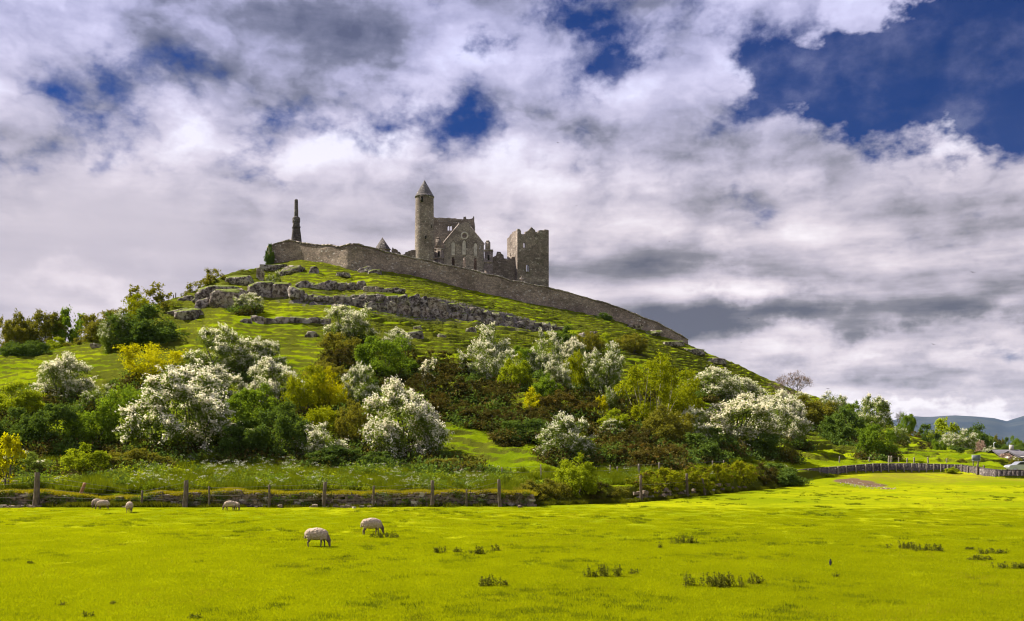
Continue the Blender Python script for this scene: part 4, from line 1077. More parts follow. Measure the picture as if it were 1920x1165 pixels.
BOULD = [(407, 571, 84, 34, 'big square limestone boulder on the left shoulder below the skyline thorn', 2), (352, 571, 34, 14, 'low boulder on the turf at the far left of the outcrop', 0),
         (336, 596, 40, 16, 'flat slab of rock at the foot of the left shoulder', 3), (352, 603, 44, 22, 'sloping slab in front of the flat one', 5), (378, 583, 24, 20, 'small round boulder left of the white hawthorn among the rocks', 6),
         (425, 584, 66, 40, 'pale rounded boulder left of the small white hawthorn among the rocks', 1), (490, 566, 58, 36, 'dark tall boulder right of the small white hawthorn among the rocks', 2),
         (450, 545, 50, 26, 'boulder under the grassy knoll above the small white hawthorn', 3), (487, 535, 14, 28, 'narrow upright rock beside the little pale bush', 4), (500, 512, 36, 14, 'rock shelf below the ivy at the rampart end', 0),
         (519, 508, 36, 12, 'pale rock shelf at the left foot of the rampart', 5), (531, 565, 36, 34, 'warm brown boulder at the left end of the long ledge', 1), (555, 562, 30, 22, 'leaning pale boulder beside the warm brown one', 6),
         (529, 521, 16, 12, 'small dark rock left of the rock cluster under the monument', 2), (550, 517, 36, 16, 'dark jagged rock cluster under the monument', 5), (588, 518, 18, 14, 'pale small rock right of the jagged cluster', 3),
         (642, 522, 26, 10, 'low rock set in the turf near the rampart corner', 0), (683, 517, 26, 14, 'pale boulder at the foot of the rampart corner', 6), (702, 518, 28, 12, 'dark rock beside the pale corner boulder', 2),
         (583, 636, 22, 12, 'lone small boulder on the turf left of the highest hawthorn', 3), (776, 642, 34, 20, 'boulder pile on the turf right of the leafy green bush', 5), (783, 625, 16, 14, 'dark block behind the boulder pile', 2),
         (829, 637, 16, 10, 'single pale boulder on the turf below the long ledge', 6), (884, 632, 20, 16, 'boulder tucked left of the rounded white hawthorn', 0), (1100, 640, 40, 14, 'rock outcrop under the dark bush at the ledge end', 3),
         (1190, 618, 30, 10, 'upper rock of the outcrop line below the rampart end', 1), (1224, 631, 34, 10, 'middle rock of the outcrop line below the rampart end', 5), (1262, 652, 44, 12, 'long rock of the outcrop line under the rampart end', 0),
         (1302, 666, 40, 12, 'rock on the skyline slope just past the rampart end', 2), (1344, 684, 36, 10, 'lowest rock of the outcrop line on the right skyline slope', 3), (180, 655, 20, 10, 'rock beside the hawthorn on the left meadow', 4),
         (250, 700, 20, 12, 'boulder in the turf left of the yellow bush', 2), (68, 780, 24, 20, 'reddish earth bank rock under the lone white hawthorn', 1), (455, 850, 60, 44, 'dark rock face in the shade right of the largest white hawthorn', 2)]
for k, (px, pyb, w, h, lab, kk) in enumerate(BOULD): put_rock('boulder', px, pyb, w, h, None, lab, 'limestone boulders on the hill', kk)


def ledge(name, label, bot, topc, x0, x1, wmin, wmax, seed, two=True):
    r = random.Random(seed); d0, p0 = hit((x0 + x1) / 2, (np.interp((x0 + x1) / 2, *bot) + np.interp((x0 + x1) / 2, *topc)) / 2)
    e = empty(name, p0); tag(e, label, 'rock ledge'); x = x0
    while x < x1:
        w = r.uniform(wmin, wmax); b_, t_ = np.interp(x + w / 2, *bot), np.interp(x + w / 2, *topc); h = b_ - t_
        if two and h > 16:
            cut = r.uniform(0.4, 0.6)
            put_rock('block', x + w / 2, b_ + 1, w * 1.06, h * cut + 2, e, k=r.randrange(7), depthf=0.5)
            put_rock('block', x + w / 2 + r.uniform(-4, 4), b_ - h * cut + 1, w * 1.0, h * (1 - cut) + r.uniform(0, 3), e, k=r.randrange(7), depthf=0.5)
        else: put_rock('block', x + w / 2, b_ + 1, w * 1.08, h + r.uniform(-1, 2), e, k=r.randrange(7), depthf=0.5)
        x += w * r.uniform(0.82, 0.98)


ledge('rock_ledge', 'long pale limestone ledge crossing the hill below the rampart', (KLB[0], KLB[1]), (KLT[0], KLT[1]), 562, 1048, 13, 27, 1)
ledge('rock_ledge', 'short upper limestone ledge under the rampart corner', ([556, 672, 735], [546, 548, 550]), ([556, 672, 735], [530, 531, 542]), 556, 735, 14, 26, 2, False)
ledge('rock_ledge', 'low shadowed rock ledge across the turf terrace left of the highest hawthorn', ([448, 612], [609, 610]), ([448, 480, 520, 560, 612], [600, 594, 597, 594, 599]), 450, 612, 18, 34, 3, False)

# ---------------------------------------------------------------- foliage prototypes
def leafquads(c, size, nrm_, rng_, asp=0.6):
    """rhombic leaves at centres c with rough normals"""
    n_ = len(c); a = rng_.normal(0, 1, (n_, 3)); a -= nrm_ * np.sum(a * nrm_, 1)[:, None]; a /= np.linalg.norm(a, axis=1)[:, None] + 1e-9
    b = np.cross(nrm_, a); s_ = (size * rng_.uniform(0.7, 1.35, n_))[:, None]
    v = np.stack([c + a * s_, c + b * s_ * asp, c - a * s_, c - b * s_ * asp], 1).reshape(-1, 3)
    return v, np.arange(n_ * 4).reshape(-1, 4)


def unit(a): return a / (np.linalg.norm(a, axis=1)[:, None] + 1e-9)


def crown(seed, nl=26, ns=15, nleaf=24, lr=0.9, leaf=0.13, bloom=0.0, nbl=20, blsz=0.10, W=3.0, H=5.0, zc=0.36, up=0.25, droop=0.18, spread=0.16, wisp=0.3, fill=1500):
    r = np.random.RandomState(seed)
    d = unit(r.normal(0, 1, (nl, 3))); rad = r.uniform(0.2, 1, nl) ** 0.45 * 0.80
    c = d * rad[:, None]; c[:, 0] *= W; c[:, 1] *= W; c[:, 2] = np.where(c[:, 2] > 0, zc + c[:, 2] * (1 - zc), zc + c[:, 2] * (zc + 0.10)) * H
    lrad = lr * r.uniform(0.65, 1.25, nl)
    L_, B_, ti, tb = [], [], [], []; Ln, Bn = [], []
    cen = np.array([0, 0, zc * H])
    for i in range(nl):
        outw = (c[i] - cen) / (np.linalg.norm(c[i] - cen) + 0.3)
        sd = unit(r.normal(0, 1, (ns, 3)) + outw * 0.75 + np.array([0, 0, up]))
        ln = lrad[i] * r.uniform(0.65, 1.2, ns) * np.where(r.rand(ns) < wisp * 0.35, 1.45, 1.0)
        lump_t = r.uniform(0, 0.45)
        for j in range(ns):
            t = r.uniform(0.12, 1, nleaf) ** 0.75
            p = c[i] + sd[j] * (ln[j] * t)[:, None]; p[:, 2] -= droop * ln[j] * t * t
            p += r.normal(0, spread, (nleaf, 3)) * (1.1 - 0.55 * t)[:, None]
            L_.append(p); Ln.append(unit(r.normal(0, 0.8, (nleaf, 3)) + sd[j] * 0.4 + np.array([0, 0, 0.55])))
            ti.append(np.clip(lump_t + r.uniform(0, 0.6, nleaf), 0, 1))
            if bloom > 0 and r.rand() < bloom * (0.45 + 0.65 * max(sd[j][2], 0)) * (0.6 + 0.5 * (c[i][2] / H)) * 1.5:
                m_ = int(nbl * r.uniform(0.6, 1.3)); t = r.uniform(0.3, 1.04, m_)
                p = c[i] + sd[j] * (ln[j] * t)[:, None]; p[:, 2] += -droop * ln[j] * t * t + 0.07 + np.abs(r.normal(0, 0.05, m_))
                p += r.normal(0, spread * 0.62, (m_, 3)); B_.append(p)
                Bn.append(unit(r.normal(0, 0.55, (m_, 3)) + np.array([0, -0.15, 0.9]))); tb.append(r.uniform(0, 1, m_))
    if fill:                                             # inner twigs and leaves so that the crown is not hollow
        di = unit(r.normal(0, 1, (fill, 3))) * (r.uniform(0, 1, fill) ** 0.4 * 0.74)[:, None]; di[:, :2] *= W; di[:, 2] = np.where(di[:, 2] > 0, zc + di[:, 2] * (1 - zc), zc + di[:, 2] * zc) * H
        L_.append(di); Ln.append(unit(r.normal(0, 1, (fill, 3)))); ti.append(r.uniform(0, 0.8, fill))
    L_ = np.concatenate(L_); Ln = np.concatenate(Ln); ti = np.concatenate(ti)
    lo, hi = np.percentile(L_, 1.2, axis=0), np.percentile(L_, 98.8, axis=0)
    sx = 2 * W / max(hi[0] - lo[0], hi[1] - lo[1]); mid = (lo + hi) / 2

    def fix(p):
        p = p.copy(); p[:, 0] = (p[:, 0] - mid[0]) * sx; p[:, 1] = (p[:, 1] - mid[1]) * sx
        p[:, 2] = (p[:, 2] - lo[2]) / (hi[2] - lo[2]) * H; p[:, 2] = np.where(p[:, 2] < 0.02, r.uniform(0.02, 0.3, len(p)), p[:, 2]); return p
    L_ = fix(L_); cc = fix(c)
    res = {'crown': leafquads(L_, leaf, Ln, r) + (ti,), 'lumps': cc}
    if B_:
        B_ = fix(np.concatenate(B_)); res['blossom'] = leafquads(B_, blsz, np.concatenate(Bn), r, 0.8) + (np.concatenate(tb),)
    return res


def stems(seed, lumps, n_stem=4, r0=0.11, base=0.35, nside=6):
    r = np.random.RandomState(seed); prt = []
    k = min(n_stem * 3, len(lumps)); pick = r.choice(len(lumps), k, False)
    forks = []
    for j in range(n_stem):
        tgt = lumps[pick[j]]; b = np.array([tgt[0] * 0.28 + r.uniform(-base, base) * 0.4, tgt[1] * 0.28 + r.uniform(-base, base) * 0.4, -0.4])
        m1 = b * 0.6 + tgt * 0.4 + r.normal(0, 0.15, 3); m1[2] = b[2] + (tgt[2] - b[2]) * 0.5
        prt.append(tube([b, b * 0.75 + m1 * 0.25 + r.normal(0, 0.04, 3), m1, tgt], [r0, r0 * 0.85, r0 * 0.6, r0 * 0.2], nside)); forks.append(m1)
    for j in range(n_stem, k):
        tgt = lumps[pick[j]]; f_ = min(forks, key=lambda q_: np.linalg.norm(q_[:2] - tgt[:2]))
        prt.append(tube([f_, (f_ + tgt) / 2 + r.normal(0, 0.15, 3), tgt], [r0 * 0.5, r0 * 0.35, r0 * 0.12], 5))
    return join_np(prt)


PROTO = {}


def proto(kind, n_var, leafm, bark='bark', blm='blossom', st=None, **kw):
    PROTO[kind] = []
    for i in range(n_var):
        sd = sum(ord(ch) for ch in kind) * 13 + i * 101; cr_ = crown(sd, **kw); d_ = {}
        v, f, t = cr_['crown']; d_['crown'] = mesh_np(kind + '_crown', v, f, M[leafm], tint=t)
        if 'blossom' in cr_: v, f, t = cr_['blossom']; d_['blossom'] = mesh_np(kind + '_blossom', v, f, M[blm], tint=t)
        v, f = stems(sd + 5, cr_['lumps'], **(st or {})); d_['trunk'] = mesh_np(kind + '_trunk', v, f, M[bark], True)
        PROTO[kind].append(d_)


proto('haw', 3, 'leaf_haw', bloom=0.95, nl=46, ns=17, nleaf=16, nbl=44, lr=0.72, spread=0.13, wisp=0.6, leaf=0.10, blsz=0.062)
proto('hawp', 3, 'leaf_haw', bloom=0.80, nl=36, ns=16, nleaf=18, nbl=36, lr=0.78, spread=0.14, wisp=0.8, leaf=0.10, blsz=0.062, up=0.5)
proto('hawm', 3, 'leaf_haw', bloom=0.55, nl=44, ns=16, nleaf=22, nbl=34, lr=0.74, spread=0.14, wisp=0.6, leaf=0.10, blsz=0.062)
proto('hawg', 2, 'leaf_haw', bloom=0.25, nl=36, ns=15, nleaf=26, nbl=32, lr=0.8, wisp=1.0, leaf=0.10, blsz=0.062)
proto('green', 3, 'leaf_green', nl=43, ns=15, nleaf=28, lr=0.75, leaf=0.105)
proto('bright', 2, 'leaf_bright', nl=43, ns=15, nleaf=28, lr=0.75, leaf=0.105)
proto('dark', 3, 'leaf_dark', nl=45, ns=15, nleaf=28, lr=0.75, leaf=0.12)
proto('yellow', 2, 'leaf_yellow', nl=34, ns=13, nleaf=18, lr=0.72, leaf=0.10, wisp=0.8)
proto('lime', 2, 'leaf_lime', nl=40, ns=14, nleaf=22, lr=0.75, leaf=0.10, wisp=0.7)
proto('limetree', 1, 'leaf_lime', 'bark_pale', nl=46, ns=13, nleaf=16, lr=0.62, leaf=0.085, W=2.6, H=6.5, zc=0.56, wisp=0.9, st=dict(n_stem=9, r0=0.075, base=0.9), fill=500)
proto('olive', 3, 'leaf_olive', nl=43, ns=15, nleaf=26, lr=0.72, leaf=0.11, wisp=0.6)
proto('willow', 1, 'leaf_haw', nl=30, ns=15, nleaf=24, lr=0.72, leaf=0.11, wisp=0.6, bloom=0.05)
proto('gorse', 3, 'leaf_gorse', nl=44, ns=13, nleaf=30, lr=0.58, leaf=0.085, spread=0.12, wisp=0.2, zc=0.32)
proto('red', 2, 'leaf_gorse_red', nl=44, ns=13, nleaf=30, lr=0.58, leaf=0.085, spread=0.12, wisp=0.2, zc=0.32)
proto('wispy', 3, 'leaf_olive', nl=30, ns=11, nleaf=16, lr=0.7, leaf=0.14, wisp=1.6, spread=0.12, fill=150)
proto('tree', 1, 'leaf_green', nl=24, ns=13, nleaf=22, lr=0.72, leaf=0.17, zc=0.55, st=dict(n_stem=3, r0=0.16, base=0.1), fill=150)
proto('treeb', 1, 'leaf_bright', nl=28, ns=13, nleaf=24, lr=0.75, leaf=0.15)
proto('pink', 1, 'leaf_pink', nl=22, ns=13, nleaf=18, lr=0.75, leaf=0.13)
proto('hedge', 1, 'leaf_dark', nl=60, ns=12, nleaf=26, lr=0.55, leaf=0.10, W=3.0, H=2.4)
proto('grassy', 2, 'leaf_hump', nl=40, ns=14, nleaf=26, lr=0.6, leaf=0.11, spread=0.12, zc=0.5, droop=0.5, wisp=0.2)
proto('sapl', 1, 'leaf_haw', bloom=0.9, nl=12, ns=12, nleaf=9, nbl=20, lr=0.9, W=1.6, H=5.0, zc=0.45, leaf=0.14, blsz=0.14, up=0.9, wisp=1.0, fill=150)
proto('saply', 2, 'leaf_yellow', nl=13, ns=11, nleaf=16, lr=0.85, W=1.7, H=5.0, zc=0.55, leaf=0.15, up=0.9, wisp=1.0, fill=150)


def bare_tree(seed, leafy=0.0):
    r = np.random.RandomState(seed); prt, tips = [], []

    def grow(p, d_, ln, rad, lev):
        q_ = p + d_ * ln; mid = (p + q_) / 2 + r.normal(0, ln * 0.05, 3)
        prt.append(tube([p, mid, q_], [rad, rad * 0.8, rad * 0.6], 4 if lev > 1 else 6))
        if lev == 4: tips.append(q_); return
        for _ in range(3 if lev < 3 else 4):
            nd = d_ + r.normal(0, 0.42, 3) + np.array([0, 0, 0.12]); grow(q_, nd / np.linalg.norm(nd), ln * r.uniform(0.6, 0.82), rad * 0.58, lev + 1)
    for k in range(4):
        a = r.uniform(-0.7, 0.7, 2); dd = np.array([a[0], a[1], 1.0]); grow(np.array([a[0] * 0.5, a[1] * 0.5, -0.3]), dd / np.linalg.norm(dd), 1.55, 0.10, 0)
    v, f = join_np(prt); tips = np.array(tips); lo, hi = v.min(0), v.max(0); sx = 6.0 / max(hi[0] - lo[0], hi[1] - lo[1]); sz = 5.0 / hi[2]
    k_ = np.array([sx, sx, sz]); return v * k_, f, tips * k_, r


for kd, sd, lf in (('bare', 3, 5), ('bare2', 8, 0)):
    v, f, tips, r_ = bare_tree(sd); d_ = {'trunk': mesh_np(kd + '_limbs', v, f, M['bark'], True)}
    if lf:
        lf = 9; c_ = np.repeat(tips, lf, 0) + r_.normal(0, 0.13, (len(tips) * lf, 3)); v, f = leafquads(c_, 0.055, unit(r_.normal(0, 1, c_.shape)), r_)
        d_['crown'] = mesh_np(kd + '_buds', v, f, M['buds'], tint=r_.rand(len(f)))
    else: d_['crown'] = mesh_np(kd + '_twigs', *join_np([tube([t_, t_ + r_.normal(0, 0.25, 3)], [0.012, 0.006], 3) for t_ in tips]), M['bark'])
    PROTO[kd] = [d_]
DIMS = {'limetree': (5.2, 6.5), 'hedge': (6.0, 2.4), 'sapl': (3.2, 5.0), 'saply': (3.4, 5.0)}
NAMES = {'haw': 'hawthorn', 'hawp': 'hawthorn', 'hawm': 'hawthorn', 'hawg': 'hawthorn', 'green': 'green_bush', 'bright': 'green_bush', 'dark': 'dark_bush', 'yellow': 'yellow_bush', 'lime': 'lime_bush',
         'limetree': 'lime_green_tree', 'olive': 'olive_bush', 'willow': 'willow_bush', 'gorse': 'gorse_bush', 'red': 'gorse_bush', 'wispy': 'thorn_tree', 'tree': 'round_tree', 'treeb': 'round_tree', 'pink': 'pink_bush',
         'hedge': 'clipped_hedge', 'grassy': 'overgrown_clump', 'sapl': 'blossom_sapling', 'saply': 'yellow_sapling', 'bare': 'bare_tree', 'bare2': 'bare_tree'}
CATS = {'hawthorn': 'hawthorn', 'lime_green_tree': 'tree', 'thorn_tree': 'tree', 'round_tree': 'tree', 'bare_tree': 'tree', 'clipped_hedge': 'hedge', 'blossom_sapling': 'sapling', 'yellow_sapling': 'sapling', 'gorse_bush': 'gorse', 'overgrown_clump': 'hedge'}
GRPS = {'hawthorn': 'hawthorns in blossom on the hill', 'gorse_bush': 'gorse bushes on the slope', 'green_bush': 'green bushes on the hill', 'dark_bush': 'dark green bushes', 'olive_bush': 'olive brown bushes', 'lime_bush': 'lime green bushes',
        'yellow_bush': 'yellow bushes', 'thorn_tree': 'thorn trees on the skyline', 'overgrown_clump': 'overgrown wall clumps', 'pink_bush': 'pink blossoming bushes', 'bare_tree': 'leafless trees', 'round_tree': 'rounded trees', 'yellow_sapling': 'yellow saplings'}
rp = random.Random(21)
for n_, (s_, d, p) in enumerate(PLACED):
    kd, cx, by, w, h, lab, dep = s_
    W_, H_ = DIMS.get(kd, (6.0, 5.0)); wm, hm = w * d / FPX, h * d / FPX
    if dep is not None:                                  # rooted in the ground even where the ridge hides its foot
        zg = zat(cx, d); zb = hz(by, d)
        if zg < zb: hm += zb - zg; zb = zg
        p = Vector((p.x, p.y, zb))
    nm = NAMES[kd]; wide = wm / hm > 2.0
    sy = min(wm, hm * 1.6) if wide else wm
    if kd == 'grassy': sy = min(sy, 2.6)
    rz = rp.choice((0, math.pi)) + rp.uniform(-.15, .15) if (wide or kd == 'grassy') else rp.uniform(0, 6.28)
    # the crown hides its foot in the grass: sink a little, keep the top where the photo has it
    e = empty(nm, (p.x, p.y + sy * 0.22, p.z - 0.05 * hm), rz, (wm / W_, sy / W_, hm * 0.96 / H_))
    if dep is None: e.location.z = max(min(e.location.z, p.z), p.z - 0.3)
    tag(e, lab, CATS.get(nm, 'bush'), GRPS.get(nm))
    pr = PROTO[kd][rp.randrange(len(PROTO[kd]))]
    for part in ('trunk', 'crown', 'blossom'):
        if part in pr: obj(part, pr[part], e)
# ivy on the left end of the rampart
iv = empty('ivy', (at(505.5, 497, 248.6)), 0, (1.6 / 6 * 1.35, 1.5 / 6, 5.0 / 5)); tag(iv, 'dark ivy climbing the left end of the rampart wall', 'ivy')
obj('foliage', PROTO['dark'][0]['crown'], iv); obj('stem', PROTO['dark'][0]['trunk'], iv)

# ---------------------------------------------------------------- dry stone wall along the field
STONES = [mesh_np('stone', *rock(300 + i, 2, 7, 0.10), M['stone_pale' if i in (2,) else 'stone']) for i in range(8)]
rw = random.Random(9)
dw = empty('dry_stone_wall', (at(480, 950, 78.2).x, 78.2, 0)); tag(dw, 'tumbledown dry stone wall with a grassy top along the back of the field', 'wall')


def topz(px):            # wall height in metres by photo column: collapsed and grown over on the left
    return float(np.interp(px, [-120, 0, 60, 130, 150, 180, 240, 275, 300, 360, 400, 430, 470, 520, 600, 700, 800, 900, 985, 1010],
                           [1.05, 1.05, 1.15, 0.95, 0.75, 0.62, 0.62, 0.70, 1.0, 1.0, 1.08, 1.22, 1.1, 1.0, 0.98, 1.02, 1.06, 1.08, 1.05, 0.7])) + 0.06 * math.sin(px * 0.09)


cand = []
x = at(-70, 0, 78.2).x; xe = at(1000, 0, 78.2).x
course = 0.0
while course < 1.25:
    hh = rw.uniform(0.17, 0.27); xx = x + rw.uniform(0, 0.4)
    while xx < xe:
        ln = rw.uniform(0.22, 0.62); px = pxof(xx + ln / 2, 78.2); tz = topz(px)
        low = 0.42 if 175 < px < 300 else 0.0                # buried in grass there
        if low <= course < tz - 0.1 and rw.random() > (0.45 if 150 < px < 270 else 0.02):
            cand.append((xx + ln / 2, 77.65 + rw.uniform(-0.10, 0.10) + course * 0.16, course + hh / 2 + rw.uniform(-0.03, 0.03), ln * 1.04, rw.uniform(0.3, 0.45), hh * rw.uniform(0.95, 1.2)))
        xx += ln * rw.uniform(0.9, 1.0)
    course += hh * 0.93
for _ in range(46):                                         # tumbled stones at the foot
    px = rw.choice((rw.uniform(0, 75), rw.uniform(615, 665), rw.uniform(0, 990))); s_ = rw.uniform(0.14, 0.38)
    cand.append((at(px, 0, 77.0).x, 77.0 - rw.uniform(0, 0.6), s_ * 0.25, s_ * 1.3, s_, s_ * 0.7))
inview = [c for c in cand if -4 < pxof(c[0], c[1]) < 1000]
inview.sort(key=lambda c: -c[3] * c[5]); big = set(id(c) for c in inview[:300])
rest = []
for c in cand:
    k = rw.randrange(8); rot = (rw.uniform(-.2, .2), rw.uniform(-.15, .15), rw.uniform(-.2, .2) + rw.choice((0, math.pi)))
    if id(c) in big: obj('stone', STONES[k], dw, Vector(c[:3]) - dw.location, rot, (c[3] / 2 * 1.12, c[4] / 2 * 1.1, c[5] / 2 * 1.1))
    else:
        v, f = rock(300 + k, 2, 7, 0.10); v = v * np.array([c[3] / 2 * 1.12, c[4] / 2 * 1.1, c[5] / 2 * 1.1])
        m3 = np.array(Matrix.Rotation(rot[2], 3, 'Z')); rest.append((v @ m3.T + np.array(c[:3]) - np.array(dw.location), f))
tag(obj('small_stones', mesh_np('small_stones', *join_np(rest), M['stone']), dw), kind='stuff')
xs = np.arange(x, xe, 0.6); cp = []
for a in xs:
    px = pxof(a, 78.2); h_ = max(topz(px) - 0.12, 0.3); cp.append(boxv((a + 0.3 - dw.location.x, 0.12, h_ / 2 - 0.15), (0.62, 0.62, h_ + 0.3), 0, 0.8))
tag(obj('earth_core', mesh_np('earth_core', *join_np(cp), M['earth']), dw), kind='stuff')
# scattered stones below the overgrown stretch
for k, (px, py, s_, lab) in enumerate(((653, 949, 0.42, 'white stone lying in the grass at the foot of the dry stone wall'), (646, 951, 0.25, 'small pale stone left of the white one at the wall foot'), (664, 953, 0.26, 'small grey stone right of the white one at the wall foot'),
                                       (1174, 940, 0.4, 'pale stone fallen from the broken wall'), (1290, 932, 0.34, 'stone lying under the grass topped wall'), (1321, 927, 0.4, 'white stone lying under the rounded grassy clump'), (1386, 917, 0.4, 'stone at the foot of the tallest grassy clump'))):
    d, p = hit(px, py); o = obj('fallen_stone', STONES[2 if k in (0, 3, 5) else k], None, (p.x, d, p.z + s_ * 0.15), (0.1, 0.2, k), (s_ / 2 * 1.3, s_ / 2, s_ / 2 * 0.7))
    tag(o, lab, 'stone', 'stones fallen along the field wall')
# stones still showing at the foot of the overgrown wall
ow = empty('overgrown_wall', (at(1260, 0, 90).x, 90, 0)); tag(ow, 'remains of a field wall under the grassy clumps in the centre right', 'wall')
for _ in range(70):
    px = rw.choice((rw.uniform(1190, 1300), rw.uniform(1180, 1400))); d = float(np.interp(px, KA[0], KA[2])) - 0.1; s_ = rw.uniform(0.25, 0.5)
    obj('stone', STONES[rw.randrange(8)], ow, Vector(((px - 960) / FPX * d, d + rw.uniform(-0.2, 0.3), rw.uniform(0.05, 0.85))) - ow.location, (rw.uniform(-.3, .3), 0.1, rw.uniform(0, 6)), (s_ / 2 * 1.2, s_ / 2, s_ / 2 * 0.75))

# low mortared wall end behind the collapsed stretch, far left
lw = empty('low_stone_wall', at(60, 915, 84)); lw.location.z = hz(922, 84); tag(lw, 'low squared stone wall end behind the collapsed stretch on the far left', 'wall')
wl_ = 130 * 84 / FPX
for r_ in range(3):
    xx = -wl_ / 2
    while xx < wl_ / 2 - 0.1:
        ln = min(rw.uniform(0.35, 0.7), wl_ / 2 - xx); obj('stone', mesh_np('stone', *boxv((xx + ln / 2, rw.uniform(-.03, .03), 0.12 + r_ * 0.235), (ln - 0.03, 0.5, 0.22)), M['stone']), lw); xx += ln
simple('capping', *boxv((0, 0, 0.86), (wl_ + 0.1, 0.6, 0.16)), M['stone'], lw)

# ---------------------------------------------------------------- right hand wall and fences
rwl = empty('field_boundary_wall', at(1700, 890, 138)); tag(rwl, 'grey stone boundary wall curving behind the posts on the right', 'wall')
WR = [(1484, 902, 123), (1500, 898, 124.5), (1530, 895, 127.5), (1560, 891, 130.5), (1600, 888, 133.6), (1640, 886, 135.6), (1680, 885.5, 137.5), (1720, 885.5, 138.6), (1760, 886, 139), (1800, 887, 138.6), (1830, 890, 134.6), (1850, 893.5, 131), (1870, 896.5, 128.8), (1920, 897.5, 128.8), (2050, 898, 128.8)]
TR = np.interp([w[0] for w in WR], [1484, 1530, 1640, 1720, 1800, 1830, 1850, 1870, 2050], [884, 880, 871, 870.5, 873, 877, 880.5, 882.5, 884])
pts = []
for (w0, t0), (w1, t1) in zip(zip(WR[:-1], TR[:-1]), zip(WR[1:], TR[1:])):
    for i in range(6):
        t = i / 6; d = w0[2] + (w1[2] - w0[2]) * t; px = w0[0] + (w1[0] - w0[0]) * t
        pts.append(((px - 960) / FPX * d, d, hz(t0 + (t1 - t0) * t, d)))
pts = np.array(pts); L0 = np.array(rwl.location); prt = []
for a, b in zip(pts[:-1], pts[1:]):
    ln = np.linalg.norm(b[:2] - a[:2]) * 1.02; mid = (a + b) / 2; zb = -0.3; v, f = boxv((0, 0, 0), (ln, 0.55, mid[2] - zb), math.atan2(b[1] - a[1], b[0] - a[0]))
    prt.append((v + np.array([mid[0], mid[1], (mid[2] + zb) / 2]) - L0, f))
simple('masonry', *join_np(prt), M['right_wall'], rwl)
prt = []
for a, b in zip(pts[:-1], pts[1:]):
    for t in np.arange(0.1, 1, 0.2):
        m_ = a + (b - a) * t; ln = np.linalg.norm(b[:2] - a[:2]) * 0.2 * rw.uniform(0.7, 0.98); v, f = boxv((0, 0, 0), (ln, 0.5, rw.uniform(0.1, 0.2)), math.atan2(b[1] - a[1], b[0] - a[0]) + rw.uniform(-.06, .06))
        prt.append((v + m_ + np.array([0, 0, 0.05]) - L0, f))
tag(simple('cope_stones', *join_np(prt), M['right_wall'], rwl), kind='stuff')


def post_mesh(seed, w, taper=0.85, split=False):
    r = np.random.RandomState(seed); zz = np.linspace(0, 1, 7); vs = []
    for z_ in zz:
        k = (1 - (1 - taper) * z_) * (1 + r.uniform(-.05, .05)); a = np.array([[-.5, -.5], [.0, -.56], [.5, -.5], [.55, 0], [.5, .5], [0, .54], [-.5, .5], [-.55, 0]]) * w * k
        a += r.normal(0, w * 0.03, a.shape) + np.array([0.02 * math.sin(z_ * 5 + seed), 0]) * 0.5; tp = (a[:, 0] * 0.5 if split else a[:, 0] * 0.12) if z_ == 1 else 0
        vs.append(np.concatenate([a, (np.full(8, z_) + tp * 0.25)[:, None]], 1))
    v = np.concatenate(vs); f = [[i * 8 + j, i * 8 + (j + 1) % 8, (i + 1) * 8 + (j + 1) % 8, (i + 1) * 8 + j] for i in range(6) for j in range(8)]
    f += [[48, 49, 50, 51], [48, 51, 52, 55], [52, 53, 54, 55]]
    return v, np.array(f)


def fence(label, posts, mat, wires, group=None, name='wire_fence'):
    """posts: (column, base row, top row, width px, lean degrees, depth or None)"""
    P0 = posts[len(posts) // 2]; d0 = P0[5] or hit(P0[0], P0[1])[0]
    e = empty(name, at(P0[0], P0[1], d0)); tag(e, label, 'fence'); tops = []
    for i, (px, pb, pt, w, lean, dep) in enumerate(posts):
        d = dep or hit(px, pb)[0]; b = at(px, pb, d); h_ = (pb - pt) * d / FPX + 0.35
        o = obj('post', mesh_np('post', *post_mesh(i * 7 + abs(int(px)), w * d / FPX / 1.0, 0.82, i % 3 == 0), M[mat]), e, b - e.location + Vector((0, 0, -0.35)), (0, R(lean), 0), (1, 1, h_))
        tops.append((b, h_ - 0.35))
    for fr_ in wires:
        prt = []
        for (a, ha), (b, hb_) in zip(tops[:-1], tops[1:]):
            A = np.array(a) + [0, -0.08, ha * fr_]; B = np.array(b) + [0, -0.08, hb_ * fr_]; mid = (A + B) / 2 - [0, 0, 0.03]
            prt.append(tube([A - np.array(e.location), mid - np.array(e.location), B - np.array(e.location)], [0.006] * 3, 3))
        simple('wire', *join_np(prt), M['wire'], e)
    return e


